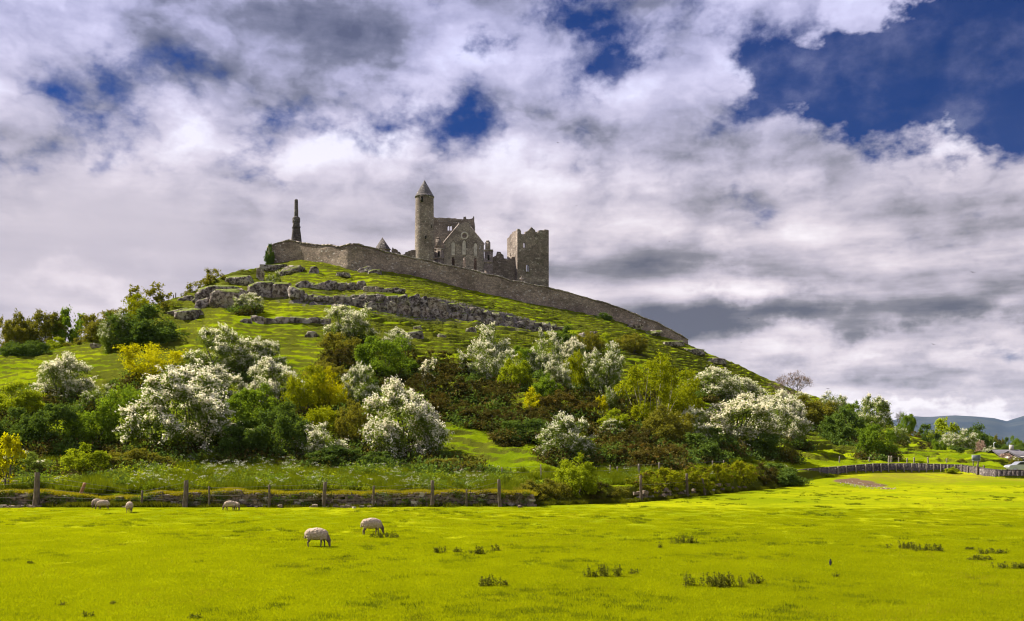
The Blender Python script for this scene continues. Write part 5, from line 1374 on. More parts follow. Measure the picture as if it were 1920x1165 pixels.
fence('old wire fence on thick weathered posts in front of the dry stone wall',
      [(-40, 946, 900, 9, 1, 77), (67, 946, 886, 8.6, 2.5, 77), (266, 944, 920, 3.6, 1, 77), (348, 944, 901, 8, 1, 77), (392, 947, 912, 3, 0, 77), (505, 945, 909, 4, 0, 77), (607, 947, 904, 6.6, 3, 77), (700, 946, 911, 4, 1, 77), (811, 939, 901, 6.4, 0, 77), (875, 946, 917, 3.4, 0, 77), (938, 946, 899, 6.4, -3, 77)], 'post', (0.25, 0.5, 0.72, 0.92))
rp_ = empty('broken_post', at(152, 925, 77.6)); tag(rp_, 'broken reddish post leaning on the collapsed dry stone wall', 'post')
obj('stake', mesh_np('stake', *post_mesh(4, 0.2, 0.9, True), M['post_rust']), rp_, (0, 0, 0), (0, R(20), 0), (1, 1, 0.85))
fence('line of pale posts in front of the grey boundary wall on the right',
      [(px, float(np.interp(px, [w[0] for w in WR], [w[1] for w in WR])) + 0.8, float(np.interp(px, [w[0] for w in WR], TR)) - 1.0 - (k % 3) * 0.5, 2.1 - (0.4 if k > 9 else 0), 0, float(np.interp(px, [w[0] for w in WR], [w[2] for w in WR])) - 0.7)
       for k, px in enumerate((1494, 1515.5, 1537, 1553.5, 1571, 1587, 1605, 1623, 1637, 1652, 1666, 1680.5, 1695, 1709.5, 1723, 1737, 1750.5, 1764, 1777.5, 1790.5, 1803, 1814.5, 1825.5))], 'post_grey', (0.4, 0.8))
fence('pair of dark gate posts at the bend of the boundary wall', [(1833, 887, 870.5, 3.2, 0, 133.0), (1844.5, 886, 872.5, 2.6, 0, 131.8)], 'post', (0.7,))
fence('thin wire fence on slim posts at the foot of the scrub in the centre',
      [(493, 880, 867, 3, 0, None), (745, 884, 866, 4, 1, None), (819, 888, 872, 4, 0, None), (941, 895, 876, 2.4, 0, None), (1014, 899, 871, 2.4, 0, None), (1144, 893, 872, 2.4, 0, None), (1157.5, 893, 875, 2.4, 0, None), (1198, 892, 870, 3.4, -1, None), (1236, 889, 867, 3, 0, None), (1276, 886, 868, 2.2, 0, None), (1336, 882, 864, 2.2, 0, None), (1357, 881, 863, 2.2, 0, None)], 'post_grey', (0.5, 0.9))
fence('post and wire fence with white posts at the foot of the right slope',
      [(1574, 868, 856, 2, 0, None), (1630, 866, 857, 2, 0, None), (1667, 867, 855, 3.2, 0, None), (1671.5, 867, 855, 2.4, 0, None), (1685, 867, 858, 2, 0, None), (1701, 867, 859, 2, 0, None), (1714, 867, 857.5, 2.2, 0, None), (1740.5, 868, 857.5, 2.6, -4, None), (1775, 869, 860, 2, 0, None)], 'post_grey', (0.85,))
fence('leaning posts against the overgrown wall', [(1203, 936, 892, 5, -2, 84.4), (1288, 926, 888, 5, 0, 91.0), (1322, 921, 897, 3.6, -10, 93.6)], 'post', (0.6,))
fence('two thin stakes on the left skyline', [(325, 563, 553, 1.6, 0, 203), (329.5, 562, 549, 1.6, 0, 203.6)], 'post', ())

# sign, lamp, houses and parked car at the right edge
sg = empty('sign_board', at(1830, 884, 141)); tag(sg, 'square grey sign board on posts above the boundary wall', 'sign'); k = 141 / FPX
simple('panel', *boxv((0, 0, (884 - 859) * k), (14.6 * k, 0.08, 11.2 * k)), princ('sign_grey', (0.16, 0.175, 0.19), 0.5, nscale=8, var=0.15), sg)
fr_ = [boxv((0, -0.03, (884 - 859 + sgn * 5.3) * k), (15.4 * k, 0.12, 0.8 * k)) for sgn in (-1, 1)] + [boxv((sgn * 7.2 * k, -0.03, (884 - 859) * k), (0.8 * k, 0.12, 9.8 * k)) for sgn in (-1, 1)]
simple('frame', *join_np(fr_), princ('sign_frame', (0.42, 0.42, 0.42), 0.6), sg)
for sgn in (-1, 1): simple('post', *boxv((sgn * 4.5 * k, 0.1, 10 * k), (0.1, 0.1, 22 * k)), M['post'], sg)
lp = empty('lamp_post', at(1863.5, 848, 228)); tag(lp, 'thin pale street lamp post standing among bushes on the right', 'lamp post'); k = 228 / FPX
mlamp = princ('lamp_metal', (0.45, 0.46, 0.44), 0.5, 0.3)
simple('pole', *tube([(0, 0, -1), (0, 0, 15 * k), (0, 0, 17.3 * k), (1.2 * k, 0, 18 * k)], [0.11, 0.09, 0.08, 0.07], 8), mlamp, lp)
simple('lamp_head', *boxv((1.9 * k, 0, 17.9 * k), (2.0 * k, 0.3, 0.2), 0, 0.8), mlamp, lp)


def house(px, d, w, lab, eave, ridge, base_, hipped=False):
    e = empty('bungalow', at(px, base_, d)); k = d / FPX; tag(e, lab, 'house'); hw = w * k / 2; ze = (base_ - eave) * k; zr = (base_ - ridge) * k; dp = 4.0
    simple('wall', *boxv((0, dp, ze / 2 - 1), (hw * 2, dp * 2, ze + 2)), princ('render_wall', (0.62, 0.58, 0.50), 0.9, nscale=1, var=0.1), e)
    ov = 0.35; i_ = hw * 0.0
    v = np.array([[-hw - ov, -ov, ze - .15], [hw + ov, -ov, ze - .15], [hw + ov - i_, dp, zr], [-hw - ov + i_, dp, zr], [-hw - ov, 2 * dp + ov, ze - .15], [hw + ov, 2 * dp + ov, ze - .15]])
    v = np.concatenate([v, v - [0, 0, 0.2]]); f = np.array([[0, 1, 2, 3], [3, 2, 5, 4], [6, 9, 8, 7], [9, 10, 11, 8], [0, 6, 7, 1], [4, 5, 11, 10]])
    rf = simple('roof', v, f, princ('grey_slate', (0.12, 0.11, 0.12), 0.7, nscale=2, var=0.2), e)
    simple('chimney', *boxv((hw * 0.5, dp, zr + 0.3), (0.7, 0.6, 1.4)), princ('chimney', (0.4, 0.36, 0.32), 0.9), rf)
    for sx in (-0.55, 0.0, 0.5):
        wv, wf = boxv((sx * hw * 1.3, -0.03, ze * 0.5), (1.3, 0.1, 1.1)); wn = simple('window', wv, wf, princ('window_white', (0.75, 0.74, 0.7), 0.5), e)
        simple('pane', *boxv((sx * hw * 1.3, -0.09, ze * 0.5), (1.1, 0.04, 0.9)), princ('window_glass', (0.03, 0.035, 0.045), 0.1), wn)


house(1903, 205, 46, 'grey roofed bungalow behind the blossoming bushes at the right edge', 855, 843.5, 872)
house(1936, 185, 44, 'pale walled bungalow cut by the right edge of the picture', 856, 846, 876)
tag(obj('distant_hedgerow', PROTO['hedge'][0]['crown'], None, (at(1985, 842, 400).x, 400, -1.2), None, (300 * 400 / FPX / 6, 1.2, 5.6 / 2.4)), 'long dark hedgerow across the plain at the right edge', 'hedge')
car = empty('parked_car', at(1921, 885.5, 139.5)); tag(car, 'silver car parked behind the boundary wall at the right edge', 'car')
prof2 = [(-2.1, .35), (-2.15, .75), (-1.95, .95), (-1.1, 1.05), (-.55, 1.45), (.75, 1.48), (1.45, 1.05), (2.0, .95), (2.1, .6), (2.05, .35)]
bm_ = panel(prof2, [], 1.6); obj('body', bm_, car, mat=princ('car_silver', (0.50, 0.50, 0.53), 0.25, 0.6))
obj('windows', panel([(-1.0, 1.06), (-.52, 1.40), (.70, 1.42), (1.3, 1.06)], [], 1.64), car, (0, -0.02, 0), mat=princ('car_glass', (0.02, 0.022, 0.028), 0.1))
for xw in (-1.3, 1.3):
    for yw in (0.0, 1.42):
        wv, wf = tube([(xw, yw - 0.02, 0.33), (xw, yw + 0.2, 0.33)], [0.33, 0.33], 14); w_ = simple('wheel', wv, wf, princ('tyre', (0.02, 0.02, 0.02), 0.9), car)
        simple('rim', *tube([(xw, yw + 0.0, 0.33), (xw, yw - 0.04, 0.33)], [0.2, 0.18], 12), princ('rim', (0.4, 0.4, 0.42), 0.4, 0.7), w_)
for yl in (0.2, 1.4): simple('headlight', *boxv((-2.08, yl, 0.72), (0.12, 0.3, 0.16)), princ('headlight', (0.8, 0.8, 0.78), 0.2), car)

# ---------------------------------------------------------------- grass as instanced tufts
def blades(seed, n, size, hmin, hmax, wid, lean=0.5, heads=0.0):
    r = np.random.RandomState(seed); b = r.uniform(-size / 2, size / 2, (n, 2)); h_ = r.uniform(hmin, hmax, n); a = r.uniform(0, 6.283, n)
    dx, dy = np.cos(a) * wid, np.sin(a) * wid; la = r.uniform(0, 6.283, n); ll = h_ * r.uniform(0.1, lean, n)
    v = np.zeros((n, 3, 3)); v[:, 0] = np.stack([b[:, 0] - dx, b[:, 1] - dy, np.full(n, -0.02)], 1); v[:, 1] = np.stack([b[:, 0] + dx, b[:, 1] + dy, np.full(n, -0.02)], 1)
    v[:, 2] = np.stack([b[:, 0] + np.cos(la) * ll, b[:, 1] + np.sin(la) * ll, h_], 1)
    return v.reshape(-1, 3), np.arange(n * 3).reshape(-1, 3), r.rand(n)


def scatter(name, pts, rz, scl, meshes, parent=None, tilt=None, seed=0):
    """one object whose points carry instances of a few tuft meshes"""
    me = bpy.data.meshes.new(name); me.vertices.add(len(pts)); me.vertices.foreach_set('co', np.asarray(pts, np.float32).ravel())
    for nm, arr in (('rz', rz), ('sc', scl)): at_ = me.attributes.new(nm, 'FLOAT', 'POINT'); at_.data.foreach_set('value', np.asarray(arr, np.float32))
    vi = me.attributes.new('vi', 'INT', 'POINT'); vi.data.foreach_set('value', np.random.RandomState(seed).randint(0, len(meshes), len(pts)).astype(np.int32)); me.update()
    o = obj(name, me, parent)
    col = bpy.data.collections.new(name + '_tufts')
    for i, m_ in enumerate(meshes): col.objects.link(bpy.data.objects.new('%s_tuft_%d' % (name, i), m_))
    ng = bpy.data.node_groups.new(name, 'GeometryNodeTree'); ng.interface.new_socket('Geometry', in_out='INPUT', socket_type='NodeSocketGeometry'); ng.interface.new_socket('Geometry', in_out='OUTPUT', socket_type='NodeSocketGeometry')
    gi, go = ng.nodes.new('NodeGroupInput'), ng.nodes.new('NodeGroupOutput'); ci = ng.nodes.new('GeometryNodeCollectionInfo'); ip = ng.nodes.new('GeometryNodeInstanceOnPoints')
    ci.inputs['Collection'].default_value = col; ci.inputs['Separate Children'].default_value = True; ci.inputs['Reset Children'].default_value = True

    def na(nm, ty):
        n = ng.nodes.new('GeometryNodeInputNamedAttribute'); n.data_type = ty; n.inputs['Name'].default_value = nm; return n.outputs['Attribute']
    cx = ng.nodes.new('ShaderNodeCombineXYZ'); ng.links.new(na('rz', 'FLOAT'), cx.inputs[2])
    ng.links.new(gi.outputs[0], ip.inputs['Points']); ng.links.new(ci.outputs[0], ip.inputs['Instance']); ip.inputs['Pick Instance'].default_value = True
    ng.links.new(na('vi', 'INT'), ip.inputs['Instance Index']); ng.links.new(cx.outputs[0], ip.inputs['Rotation']); ng.links.new(na('sc', 'FLOAT'), ip.inputs['Scale'])
    ng.links.new(ip.outputs[0], go.inputs[0]); md_ = o.modifiers.new('tufts', 'NODES'); md_.node_group = ng
    return o


def zgrid(px, d):
    fi = np.clip((px - COLS[0]) / 3.0, 0, len(COLS) - 1.001); i = fi.astype(int); ti = fi - i; j = np.clip(np.searchsorted(ROWS, d) - 1, 0, len(ROWS) - 2); tj = np.clip((d - ROWS[j]) / (ROWS[j + 1] - ROWS[j]), 0, 1)
    return (Z[i, j] * (1 - tj) + Z[i, j + 1] * tj) * (1 - ti) + (Z[i + 1, j] * (1 - tj) + Z[i + 1, j + 1] * tj) * ti


def agrid(A, px, d):
    i = np.clip(np.round((px - COLS[0]) / 3.0).astype(int), 0, len(COLS) - 1); j = np.clip(np.searchsorted(ROWS, d), 0, len(ROWS) - 1); return A[i, j]


rs = np.random.RandomState(31)
turf = [mesh_np('turf', *blades(500 + i, 620, 1.3, 0.02, 0.062, 0.012, 1.2)[:2], M['grass'], tint=np.clip(blades(500 + i, 620, 1.3, 0.02, 0.062, 0.012, 1.2)[2] * 0.55 + (i % 5) * 0.11, 0, 1)) for i in range(6)]
dd = np.concatenate([rs.uniform(24, 48, 4600), rs.uniform(48, 76, 4200)]); pxs = rs.uniform(-60, 1980, len(dd))
ok = (dd < np.interp(pxs, COLS, aD) - 0.6) & ~(agrid(soil, pxs, dd) > 0.3); dd, pxs = dd[ok], pxs[ok]
o = scatter('field_grass', np.stack([(pxs - 960) / FPX * dd, dd, zgrid(pxs, dd)], 1), rs.uniform(0, 6.28, len(dd)), rs.uniform(0.8, 1.5, len(dd)) * np.interp(dd, [24, 50, 76], [1.0, 0.9, 0.5]), turf)
tag(o, 'short yellow green pasture grass covering the field', 'grass', kind='stuff')
dk = [mesh_np('dark_tuft', *blades(560 + i, 70, 0.5, 0.04, 0.12, 0.012, 1.1)[:2], M['grass_long'], tint=rs.rand(70)) for i in range(4)]
pale = [mesh_np('pale_tuft', *blades(570 + i, 26, 0.5, 0.05, 0.12, 0.007, 1.2)[:2], M['grass_dry'], tint=rs.rand(26)) for i in range(4)]
for nm_, lst, n_, th_, lab_, sd_ in (('pasture_tufts', dk, 9000, 0.12, 'darker green tufts in the pasture', 1.7), ('pale_grass', pale, 5200, -0.1, 'pale seed stalks in the pasture', 6.1)):
    dd = 24 + rs.uniform(0, 1, n_) ** 1.3 * 95; pxs = rs.uniform(-60, 1980, n_); xx_ = (pxs - 960) / FPX * dd
    ok = (dd < np.interp(pxs, COLS, aD) - 0.8) & (fbm(xx_ / 3.5, dd / 3.5, sd_, 3) > th_ + rs.uniform(0, 0.5, n_)); dd, pxs, xx_ = dd[ok], pxs[ok], xx_[ok]
    tag(scatter(nm_, np.stack([xx_, dd, zgrid(pxs, dd)], 1), rs.uniform(0, 6.28, len(dd)), rs.uniform(0.5, 1.4, len(dd)), lst, seed=8), lab_, 'grass', kind='stuff')
# hill turf tussocks
tus = [mesh_np('tussock', *blades(600 + i, 150, 0.9, 0.04, 0.13, 0.022, 1.2)[:2], M['grass_hill'], tint=np.clip(blades(600 + i, 150, 0.9, 0.10, 0.34, 0.03, 1.0)[2] * 0.5 + i * 0.1, 0, 1)) for i in range(6)]
N_ = 9000; pxs = rs.uniform(-40, 1960, N_); dd = 82 + (rs.uniform(0, 1, N_) ** 0.7) * 198
aa, ee = np.interp(pxs, COLS, aD), np.interp(pxs, COLS, eD); ok = (dd > aa + 1.6) & (dd < ee - 0.3) & (agrid(scrub, pxs, dd) < 0.45); pxs, dd = pxs[ok], dd[ok]
o = scatter('hill_grass', np.stack([(pxs - 960) / FPX * dd, dd, zgrid(pxs, dd) - 0.05], 1), rs.uniform(0, 6.28, len(dd)), rs.uniform(0.5, 1.1, len(dd)), tus)
tag(o, 'tussocky green turf on the hillside', 'grass', kind='stuff')
# undergrowth in the shade between the shrubs
und_ = []
for i in range(4):
    c_ = rs.normal(0, 1, (240, 3)) * [0.42, 0.42, 0.22] + [0, 0, 0.3]; v, f = leafquads(c_, 0.10, unit(rs.normal(0, 1, c_.shape) + [0, 0, 0.5]), rs); und_.append(mesh_np('undergrowth', v, f, M['leaf_gorse' if i < 2 else 'leaf_dark'], tint=rs.rand(len(f))))
N_ = 16000; pxs = rs.uniform(-40, 1700, N_); dd = rs.uniform(84, 200, N_); sv = agrid(scrub, pxs, dd); ok = (sv > 0.35 + rs.uniform(-.1, .25, N_)) & (dd > np.interp(pxs, COLS, aD) + 5); pxs, dd = pxs[ok], dd[ok]
o = scatter('undergrowth', np.stack([(pxs - 960) / FPX * dd, dd, zgrid(pxs, dd)], 1), rs.uniform(0, 6.28, len(dd)), rs.uniform(0.7, 1.9, len(dd)), und_); tag(o, 'brown and dark green undergrowth between the shrubs', 'undergrowth', kind='stuff')
# rank grass and cow parsley on the bank behind the wall
def plants(seed, n_leaf, n_um):
    r = np.random.RandomState(seed); v, f, t = blades(seed, n_leaf, 0.9, 0.35, 0.95, 0.028, 0.7); u_ = []
    for _ in range(n_um):
        c_ = np.array([r.uniform(-.4, .4), r.uniform(-.4, .4), r.uniform(0.45, 1.2)]); u_.append(c_ + r.normal(0, 1, (12, 3)) * [0.08, 0.08, 0.03])
    return v, f, t, (np.concatenate(u_) if n_um else None)


lg, um = [], []
for i in range(5):
    v, f, t, u_ = plants(700 + i, 170, 6); lg.append(mesh_np('rank_grass', v, f, M['grass_long'], tint=t)); uv, uf = leafquads(u_, 0.022, unit(rs.normal(0, 0.6, u_.shape) + [0, -0.7, 0.7]), rs, 0.9); um.append(mesh_np('umbel', uv, uf, M['umbel'], tint=rs.rand(len(uf))))
N_ = 5200; pxs = rs.uniform(-30, 1480, N_); a_ = np.interp(pxs, COLS, aD); c_ = np.interp(pxs, COLS, cD); dd = a_ + 1.5 + rs.uniform(0, 1, N_) * (c_ - a_ + 1)
keep = rs.uniform(0, 1, N_) < np.interp(pxs, [0, 100, 230, 900, 1000, 1200, 1480], [0.7, 0.9, 1, 0.95, 0.45, 0.35, 0.4]); pxs, dd = pxs[keep], dd[keep]
pp = np.stack([(pxs - 960) / FPX * dd, dd, zgrid(pxs, dd)], 1); sc_ = rs.uniform(0.6, 1.25, len(dd)) * np.interp(pxs, [0, 230, 620, 950, 1480], [0.8, 1, 1, 0.72, 0.62]); rz_ = rs.uniform(0, 6.28, len(dd))
kn = rs.uniform(0, 1, len(dd)) < 0.16 * np.clip(0.8 + 2.0 * vnoise(pxs / 60, dd / 2.5, 8.8), 0, 2)
nt_ = []
for i in range(4):
    c4 = rs.normal(0, 1, (200, 3)) * [0.30, 0.30, 0.26] + [0, 0, 0.45]; v, f = leafquads(c4, 0.075, unit(rs.normal(0, 1, c4.shape) + [0, 0, 0.6]), rs); nt_.append(mesh_np('nettle', v, f, M[('leaf_green', 'leaf_dark', 'leaf_haw', 'leaf_bright')[i]], tint=rs.rand(len(f))))
tag(scatter('nettles', pp[kn], rz_[kn], sc_[kn] * 1.1, nt_, seed=12), 'mixed leafy weeds among the rank grass behind the wall', 'undergrowth', kind='stuff')
o = scatter('rank_grass', pp, rz_, sc_, lg, seed=3); tag(o, 'rank green grass on the bank behind the dry stone wall', 'grass', kind='stuff')
cl = vnoise(pxs / 45, dd / 3.0, 3.3)
den = np.interp(pxs, [0, 200, 260, 600, 640, 800, 900, 1000, 1380, 1400, 1480], [0.0, 0.03, 0.15, 0.18, 0.08, 0.10, 0.16, 0.04, 0.05, 0.16, 0.16]); k_ = rs.uniform(0, 1, len(dd)) < den * np.clip(0.6 + cl * 1.5, 0, 1.3)
o = scatter('cow_parsley', pp[k_], rz_[k_], sc_[k_], um, seed=3); tag(o, 'white cow parsley flowers in the rank grass behind the wall', 'cow parsley', kind='stuff')
# dry grass crest of the wall, and long grass at its foot
dg_ = [mesh_np('dry_tuft', *blades(800 + i, 90, 0.55, 0.10, 0.30, 0.018, 1.2)[:2], M['grass_dry'], tint=rs.rand(90)) for i in range(4)]
pxs = rs.uniform(-60, 1000, 1700); yy = 77.80 + rs.uniform(0, 1.5, 1700); zt = np.array([max(topz(p) - 0.05, 0) for p in pxs]); zt = np.maximum(zt - np.maximum(0, 77.9 - yy) * 0.5, zgrid(pxs, yy + 0.0) * 0)
o = scatter('wall_top_grass', np.stack([(pxs - 960) / FPX * yy, yy, np.maximum(zt, 0.2) * np.where(yy < 78.6, 1, 0.98)], 1), rs.uniform(0, 6.28, 1700), rs.uniform(0.6, 1.3, 1700), dg_ + lg[:1] if False else dg_, seed=5); tag(o, 'yellow dry grass along the top of the dry stone wall', 'grass', kind='stuff')
fg_ = [mesh_np('foot_tuft', *blades(820 + i, 110, 0.6, 0.10, 0.36, 0.018, 0.8)[:2], M['grass_foot'], tint=rs.rand(110)) for i in range(4)]
pxs = np.concatenate([rs.uniform(130, 310, 330), rs.uniform(-20, 1000, 260), rs.uniform(990, 1510, 700)]); yy = np.interp(pxs, KA[0], KA[2]) - rs.uniform(0.4, 1.1, len(pxs)); sz_ = rs.uniform(0.4, 1.2, len(pxs)); sz_[:330] *= 1.3
o = scatter('wall_foot_grass', np.stack([(pxs - 960) / FPX * yy, yy, zgrid(pxs, yy)], 1), rs.uniform(0, 6.28, len(pxs)), sz_, fg_, seed=6); tag(o, 'dark long grass at the foot of the field wall', 'grass', kind='stuff')
iv_ = []
for i in range(4):
    c4 = rs.normal(0, 1, (90, 3)) * [0.22, 0.06, 0.15]; v, f = leafquads(c4, 0.05, unit(rs.normal(0, 0.7, c4.shape) + [0, -0.8, 0.4]), rs); iv_.append(mesh_np('creeper', v, f, M[('leaf_dark', 'leaf_green', 'leaf_olive', 'leaf_gorse')[i]], tint=rs.rand(len(f))))
pxs = rs.uniform(-20, 1000, 420); k_ = vnoise(pxs / 50, 0.5, 4.4) > rs.uniform(-0.7, 0.7, 420); pxs = pxs[k_]; zt = np.array([topz(p) for p in pxs]) * rs.uniform(0.0, 1.05, len(pxs)); yy = 77.35 + zt * 0.16 + rs.uniform(-.05, .1, len(pxs))
o = scatter('wall_creeper', np.stack([(pxs - 960) / FPX * yy, yy, zt], 1), rs.uniform(-.4, .4, len(pxs)), rs.uniform(0.5, 1.3, len(pxs)), iv_, seed=14); tag(o, 'creeper and weeds growing over the face of the dry stone wall', 'undergrowth', kind='stuff')
# pebbles on the bare soil of the mound
pb_ = []
for _ in range(90):
    px, py = rs.uniform(1575, 1680), 0; py = np.interp(px, [1575, 1680], [906, 918]) + rs.normal(0, 2.2); d, p = hit(px, py); v, f = rock(rs.randint(900), 2, 5, 0.1); pb_.append((v * rs.uniform(0.02, 0.07) + np.array([p.x, d, p.z + 0.03]), f))
tag(obj('pebbles', mesh_np('pebbles', *join_np(pb_), M['stone_pale'])), 'pale pebbles on the bare soil of the mound', 'pebbles', kind='stuff')

# ---------------------------------------------------------------- weeds in the field
def weed_mesh(seed, w, h):
    r = np.random.RandomState(seed); prt = []; L_, Nn = [], []
    for _ in range(max(4, int(w / 0.045))):
        b = np.array([r.uniform(-.5, .5) * w, r.uniform(-.22, .22) * w, 0]); h_ = h * r.uniform(0.35, 1.0) * (1 - 0.5 * abs(b[0] / w)); tip = b + np.array([r.uniform(-.25, .08) * h_, r.normal(0, .08) * h_, h_])
        prt.append(tube([b, (b + tip) / 2 + [0.01, 0, 0], tip], [0.008, 0.007, 0.004], 4)); m_ = int(18 + 30 * h_ / 0.5)
        t = r.uniform(0.0, 1.0, m_) ** 1.2; p = b + (tip - b) * t[:, None] + r.normal(0, 0.05, (m_, 3)) * (1.3 - 0.9 * t)[:, None]; L_.append(p); Nn.append(unit(r.normal(0, 1, (m_, 3)) + [0, 0, 0.6]))
    c_ = np.concatenate(L_); c_[:, 2] = np.maximum(c_[:, 2], 0.02); v, f = leafquads(c_, 0.032, np.concatenate(Nn), r, 0.5)
    return mesh_np('weed_leaves', v, f, M['weed'], tint=r.rand(len(f))), mesh_np('weed_stems', *join_np(prt), M['weed'])


WL = [(720, 1010, 56, 12, 'low weeds under the nose of the grazing sheep'), (826, 1038, 24, 18, 'thistle clump leftmost of the row in the middle of the field'), (859, 1037, 18, 13, 'small thistle second in the row in the middle of the field'), (897, 1041, 32, 18, 'widest thistle clump of the row in the middle of the field'), (930, 1035, 16, 13, 'thistle at the right end of the row in the middle of the field'),
      (925, 1101, 52, 24, 'dark green thistle clump near the bottom of the field'), (1107, 1085, 26, 22, 'short thistle left of the tallest one'), (1145, 1084, 40, 30, 'tallest thistle clump in the centre of the field'), (1190, 1080, 13, 15, 'small thistle right of the tallest one'),
      (1282, 1020, 52, 17, 'thistle clump farthest back in the centre of the field'), (1239, 1030, 10, 12, 'tiny weed left of the farthest thistle clump'), (1320, 1101, 76, 36, 'big nettle patch left half of the longest row'), (1368, 1103, 60, 30, 'nettle patch right half of the longest row'), (1412, 1097, 32, 24, 'nettle clump at the right end of the longest row'),
      (1690, 1030, 60, 15, 'dark nettle strip left part on the right side of the field'), (1741, 1034, 56, 16, 'dark nettle strip right part on the right side of the field'), (1814, 1032, 20, 8, 'tiny nettle tuft right of the dark strip'), (1860, 1039, 54, 12, 'thin nettle strip near the right edge'), (1840, 1051, 40, 14, 'nettle tuft below the thin strip near the right edge'), (1892, 1068, 54, 15, 'nettle patch cut by the right edge'),
      (1566, 1085, 12, 12, 'tiny weed below the black bird'), (165, 1158, 16, 14, 'spiky dark thistle at the bottom left'), (366, 1162, 16, 12, 'spiky dark thistle at the bottom left centre'), (58, 1058, 14, 5, 'flat dark weed on the left of the field'), (118, 1136, 16, 6, 'flat dark weed above the spiky thistle'), (214, 1134, 14, 9, 'small weed above the bottom thistles')]
for k, (px, py, w, h, lab) in enumerate(WL):
    d, p = hit(px, py); wm, hm = w * d / FPX, h * d / FPX; e = empty('weed_clump', p, 0); tag(e, lab, 'weeds', 'weed clumps in the field')
    pr = weed_mesh(40 + k, wm, hm * 1.05); obj('leaves', pr[0], e); obj('stems', pr[1], e)
for k, (px, py, lab) in enumerate(((1032, 944, 'grass tuft in front of the brambles'), (1193, 940, 'grass tuft beside the fallen stone'), (1360, 922, 'light green tuft in front of the overgrown wall'), (1556, 895, 'green tuft at the foot of the pale posts'), (1785, 888, 'green bush tuft against the boundary wall'), (240, 948, 'bright green nettle tuft against the dry stone wall'), (650, 944, 'green bush against the dry stone wall'))):
    d, p = hit(px, py); w = (20, 14, 26, 16, 26, 24, 34)[k] * d / FPX; h = (9, 7, 11, 7, 12, 16, 26)[k] * d / FPX
    e = empty('tuft', p, k, (w / 6, w / 6, h / 5)); tag(e, lab, 'bush', 'tufts along the field edge'); obj('leaves', PROTO['bright'][k % 2]['crown'], e)


# ---------------------------------------------------------------- sheep, crow and birds in the air
def ellip(bm, c, r, rot=None, seg=14):
    m_ = Matrix.Translation(c) @ (rot or Matrix()) @ Matrix.Diagonal((*r, 1)); bmesh.ops.create_uvsphere(bm, u_segments=seg, v_segments=9, radius=1, matrix=m_)


def limb(bm, a, b, ra, rb):
    a, b = Vector(a), Vector(b); q_ = (b - a).to_track_quat('Z', 'Y').to_matrix().to_4x4()
    bmesh.ops.create_cone(bm, cap_ends=True, segments=10, radius1=ra, radius2=rb, depth=(b - a).length * 1.06, matrix=Matrix.Translation((a + b) / 2) @ q_)


def remesh(bm, vox, name):
    me = bpy.data.meshes.new(name); bm.to_mesh(me); bm.free(); o = bpy.data.objects.new(name, me); COL.objects.link(o)
    m_ = o.modifiers.new('r', 'REMESH'); m_.mode = 'VOXEL'; m_.voxel_size = vox; s_ = o.modifiers.new('s', 'SMOOTH'); s_.iterations = 3; s_.factor = 0.5
    dg = bpy.context.evaluated_depsgraph_get(); res = bpy.data.meshes.new_from_object(o.evaluated_get(dg)); bpy.data.objects.remove(o); return res


